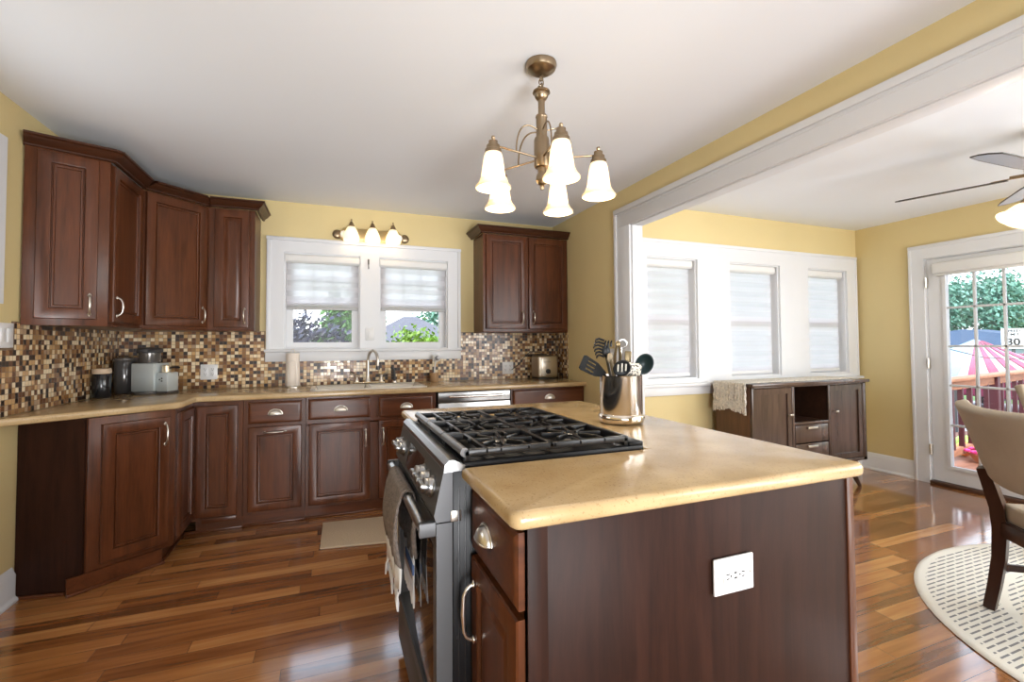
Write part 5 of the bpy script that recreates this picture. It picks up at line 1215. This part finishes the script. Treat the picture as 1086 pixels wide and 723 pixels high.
def leafy(name, label, c, r, n, size, m_, trunk=None, cat='tree', par_mat=None, grp=None, seed=1, squash=1.0):
    rnd = random.Random(seed); o = thing(name, label, cat, (c[0], c[1], -.52), grp)
    b = bmesh.new()
    clumps = [Vector((rnd.gauss(0, .45)*r[0], rnd.gauss(0, .45)*r[1], rnd.gauss(0, .42)*r[2])) for _ in range(26)]
    for i in range(n):
        k = rnd.choice(clumps); p = Vector(c)+k+Vector((rnd.gauss(0, .22)*r[0], rnd.gauss(0, .22)*r[1], rnd.gauss(0, .2)*r[2]))
        if p.z < c[2]-r[2]: p.z = c[2]-r[2]+rnd.random()*.2
        u = Vector((rnd.gauss(0, 1), rnd.gauss(0, 1), rnd.gauss(0, 1))).normalized(); v = u.orthogonal().normalized(); s = size*rnd.uniform(.6, 1.3); w_ = u.cross(v)
        q = [p+v*s, p+w_*s*.45+v*s*.1, p-v*s, p-w_*s*.45-v*s*.1]
        b.faces.new([b.verts.new(z_) for z_ in q])
    t = MB(); t.merge(b); obj('foliage', t, m_, o)
    tr = trunk or .08
    t = MB(); t.tube([(c[0], c[1], -.52), (c[0]+.05, c[1], c[2]-r[2]*.4), (c[0], c[1]+.03, c[2])], [tr, tr*.8, tr*.3], 8); obj('trunk', t, CORK, o)
    return o
L1 = mat('purple_leaves', (.008, .008, .034), .35, spec=.5, noise=(9, .9)); L2 = mat('green_leaves', (.06, .17, .025), .5, noise=(4, .4)); L3 = mat('bright_green_leaves', (.17, .30, .035), .5, noise=(5, .3)); L4 = mat('blue_green_leaves', (.15, .32, .24), .6, noise=(1, .4)); L5 = mat('olive_green_leaves', (.26, .38, .17), .6, noise=(1, .3))
leafy('purple_tree', 'tree with dark purple leaves filling the left kitchen window', (.90, 4.3, 1.15), (.62, .5, 1.0), 5600, .06, L1, seed=2)
leafy('leafy_tree', 'green leafy tree behind the purple tree, at the right of the left window', (1.60, 6.2, 1.2), (.42, .5, 1.2), 6500, .09, L2, seed=3)
leafy('shrub', 'bright green shrub in front of the grey roof outside the right kitchen window', (3.35, 7.0, .80), (.85, .5, .75), 8000, .07, L3, cat='shrub', seed=4)
leafy('conifer', 'blue-green tree at the right behind the grey roof', (8.3, 21.5, 2.2), (2.2, 1.2, 1.8), 4200, .16, L4, seed=6)
leafy('conifer', 'small dark tree at the left behind the grey roof', (3.3, 21.5, 2.2), (.8, .8, 1.3), 1800, .14, L4, seed=7)
ROOF = mat('grey_shingle_roof', (.13, .13, .155), .9, noise=(6, .12)); SID = mat('pale_siding', (.6, .6, .62), .8); ROOFB = mat('blue_grey_roof', (.05, .085, .15), .8, noise=(2, .1))
def house(label, cx, cy, w, d, zb, ze, zr, rm, wm, hip=.5, rot=0, name='house'):
    o = thing(name, label, 'building', (cx, cy, -.52)); Mh = frame(cx, cy, 0, rot)
    t = MB(); t.box(-w/2, -d/2, zb, w/2, d/2, ze, M=Mh); obj('wall', t, wm, o)
    e = .3; vs = [(-w/2-e, -d/2-e, ze), (w/2+e, -d/2-e, ze), (w/2+e, d/2+e, ze), (-w/2-e, d/2+e, ze), (-w/2*hip, 0, zr), (w/2*hip, 0, zr)]
    obj('roof', MB().faces(vs, [(0, 1, 5, 4), (2, 3, 4, 5), (1, 2, 5), (3, 0, 4), (3, 2, 1, 0)], Mh), rm, o)
    for x in (-w*.3, 0, w*.3):
        t = MB(); t.box(x-.4, -d/2-.03, (zb+ze)/2-.5, x+.4, -d/2-.001, (zb+ze)/2+.5, M=Mh); obj('window', t, mat('dark_window', (.08, .1, .12), .1), o)
    return o
house('low house with a grey hipped roof outside the right kitchen window', 4.75, 17, 4.6, 3.0, -.52, 1.25, 2.55, ROOF, SID, .12)
house('house with a long blue-grey roof beyond the glazed door', 29.5, 8.2, 3, 9, -.52, 1.10, 1.85, ROOFB, mat('pale_blue_siding', (.35, .42, .5), .8), .7, 0)
house('white house with a grey-blue roof at the right beyond the street', 32, -1.2, 3, 7.5, -.52, 1.2, 2.0, ROOFB, SID, .7, 0)
for i, (x, y, z, rx, rz, m_, sd_) in enumerate([(36, 13.4, 3.0, 2.2, 2.8, L4, 11), (38, 10.4, 3.0, 2.2, 2.6, L4, 12), (38, 6.9, 2.2, 2.2, 2.0, L5, 13), (37, 3.4, 2.2, 2.2, 1.9, L5, 14)]):
    leafy('leafy_tree', ['tall blue-green tree at the left beyond the houses', 'tallest blue-green tree beyond the blue-roofed house', 'olive-green tree beyond the gap between the two houses', 'olive-green tree beyond the white house'][i], (x, y, z), (rx, rx, rz), 9000, .15, m_, trunk=.2, grp='trees beyond the street', seed=sd_)
# speed limit sign
o = thing('speed_limit_sign', 'white SPEED LIMIT 30 road sign on a post across the street', 'road sign', (16.0, 1.55, -.5))
Mg = frame(16.0, 1.53, 0, -65)
obj('post', MB().box(-.03, .01, -.51, .03, .05, 1.5, M=Mg), STEEL_D, o); pl_ = obj('sign_plate', MB().prism([(-.19, 1.10), (.19, 1.10), (.19, 1.56), (-.19, 1.56)], -.006, .006, M=Mg @ Matrix.Rotation(PI/2, 4, 'X')), mat('sign_white', (.85, .88, .86), .5), o)
def text(s_, size, M_, m_, par, name='lettering', bold=.0):
    c = bpy.data.curves.new('t', 'FONT'); c.body = s_; c.size = size; c.align_x = 'CENTER'; c.align_y = 'CENTER'; c.extrude = .002; c.offset = bold
    ob = bpy.data.objects.new('t', c); COL.objects.link(ob); bpy.context.view_layer.update()
    me = bpy.data.meshes.new_from_object(ob.evaluated_get(bpy.context.evaluated_depsgraph_get())); t = MB(); t.bm.from_mesh(me)
    for v in t.bm.verts: v.co = M_ @ v.co
    bpy.data.objects.remove(ob); bpy.data.curves.remove(c); bpy.data.meshes.remove(me)
    return obj(name, t, m_, par)
KB = mat('sign_black', (.02, .02, .02), .5)
for s_, sz, z in (('SPEED', .085, 1.50), ('LIMIT', .085, 1.42), ('30', .22, 1.245)):
    text(s_, sz, Mg @ Matrix.Translation((0, -.0075, z)) @ Matrix.Rotation(PI/2, 4, 'X'), KB, pl_, bold=.006 if s_ == '30' else .002)
# striped canopy
o = thing('striped_canopy', 'peaked pale blue canopy with red and white striped slope beyond the railing', 'canopy', (12.4, .60, -.5))
CW = mat('canopy_pale_blue', (.30, .42, .52), .8); CWH = mat('canopy_white', (.55, .55, .57), .8); CR_ = mat('canopy_pink_red', (.45, .10, .17), .8)
Mp = frame(12.4, .60, 0, -32); hw = .95; ap = Vector((0, 0, 1.30)); cs = [Vector((-hw, -hw, .60)), Vector((hw, -hw, .60)), Vector((hw, hw, .60)), Vector((-hw, hw, .60))]
obj('pale_slope', MB().faces([cs[3], cs[0], ap, cs[2]], [(0, 1, 2), (3, 0, 2)], Mp), CW, o, solid=.02)
obj('white_slope', MB().faces([cs[1], cs[2], ap, cs[0]], [(0, 1, 2), (3, 0, 2)], Mp), CWH, o, solid=.02)
for k in range(5):
    s0 = .08+.19*k; s1 = s0+.095; A1 = cs[0].lerp(cs[1], s0); A2 = cs[0].lerp(cs[1], s1)
    obj('red_stripe', MB().faces([A1+Vector((0, -.02, .015)), A2+Vector((0, -.02, .015)), A2.lerp(ap, .93)+Vector((0, -.015, .02)), A1.lerp(ap, .93)+Vector((0, -.015, .02))], [(0, 1, 2, 3)], Mp), CR_, o, solid=.01)
for c_ in cs: obj('pole', MB().tube([Mp @ (c_+Vector((0, 0, -.0))), Mp @ Vector((c_.x, c_.y, -.51))], .02, 8), STEEL_D, o)
# parked car
o = thing('car', 'dark red car parked across the street beyond the canopy', 'car', (17.6, 1.9, -.51)); Mv = frame(17.6, 1.9, 0, 78); CRD = mat('car_red_paint', (.22, .02, .06), .2)
t = MB(); px_ = [(-2.1, -.15), (2.1, -.15), (2.15, .25), (1.9, .42), (1.2, .52), (.7, .95), (-.9, .98), (-1.5, .55), (-2.1, .48), (-2.2, .2)]
t.prism(px_, -.8, .8, .08, 3, M=Mv @ Matrix.Rotation(PI/2, 4, 'X')); obj('body', t, CRD, o)
t = MB(); t.prism([(1.05, .52), (.62, .88), (-.82, .90), (-1.3, .55)], -.815, .815, 0, M=Mv @ Matrix.Rotation(PI/2, 4, 'X')); obj('side_window', t, mat('car_glass', (.02, .02, .03), .05), o)
for x in (-1.35, 1.35):
    for y in (-.72, .72):
        t = MB(); t.lathe([(0, -.1), (.33, -.1), (.34, -.08), (.34, .08), (.33, .1), (0, .1)], seg=22, M=Mv @ Matrix.Translation((x, y, -.17)) @ Matrix.Rotation(PI/2, 4, 'X')); obj('wheel', t, PLASTIC_B, o)
tag(obj('overhead_cable', MB().tube([(7.4, -.6, 1.42), (9.3, -.85, 1.05), (11.5, -.9, .95)], .006, 6), PLASTIC_B), 'thin dark cable sloping down outside the glazed door', 'cable')
# flowers and balls on the deck
o = thing('flower_pot', 'low planter of pink and orange flowers on the deck by the railing', 'planter', (8.1, -1.35, -.06))
obj('bowl', MB().lathe([(0, 0), (.14, 0), (.19, .10), (.17, .10), (0, .08)], (8.1, -1.42, -.0595), 20), mat('terracotta', (.45, .17, .08), .8), o)
PK = mat('magenta_petals', (.75, .05, .30), .6); OR = mat('coral_petals', (.85, .35, .22), .6)
t = MB(); rnd = random.Random(9)
for i in range(40): t.ball((8.06+rnd.gauss(0, .09), -1.40+rnd.gauss(0, .08), .05+rnd.random()*.05), .032, (1, 1, .6), 7, 5)
obj('pink_blossom', t, PK, o)
t = MB()
for i in range(26): t.ball((8.15+rnd.gauss(0, .08), -1.44+rnd.gauss(0, .08), .09+rnd.random()*.05), .028, (1, 1, .6), 7, 5)
obj('coral_blossom', t, OR, o)
tag(obj('play_ball', MB().ball((8.45, -1.03, .045), .10, u=20, v=14), mat('lime_green_ball', (.45, .85, .12), .4)), 'lime green ball beside the flower planter on the deck', 'ball')
tag(obj('play_ball', MB().ball((8.22, -1.13, .025), .08, u=20, v=14), mat('orange_ball', (.95, .35, .08), .4)), 'orange ball beside the lime green ball on the deck', 'ball')
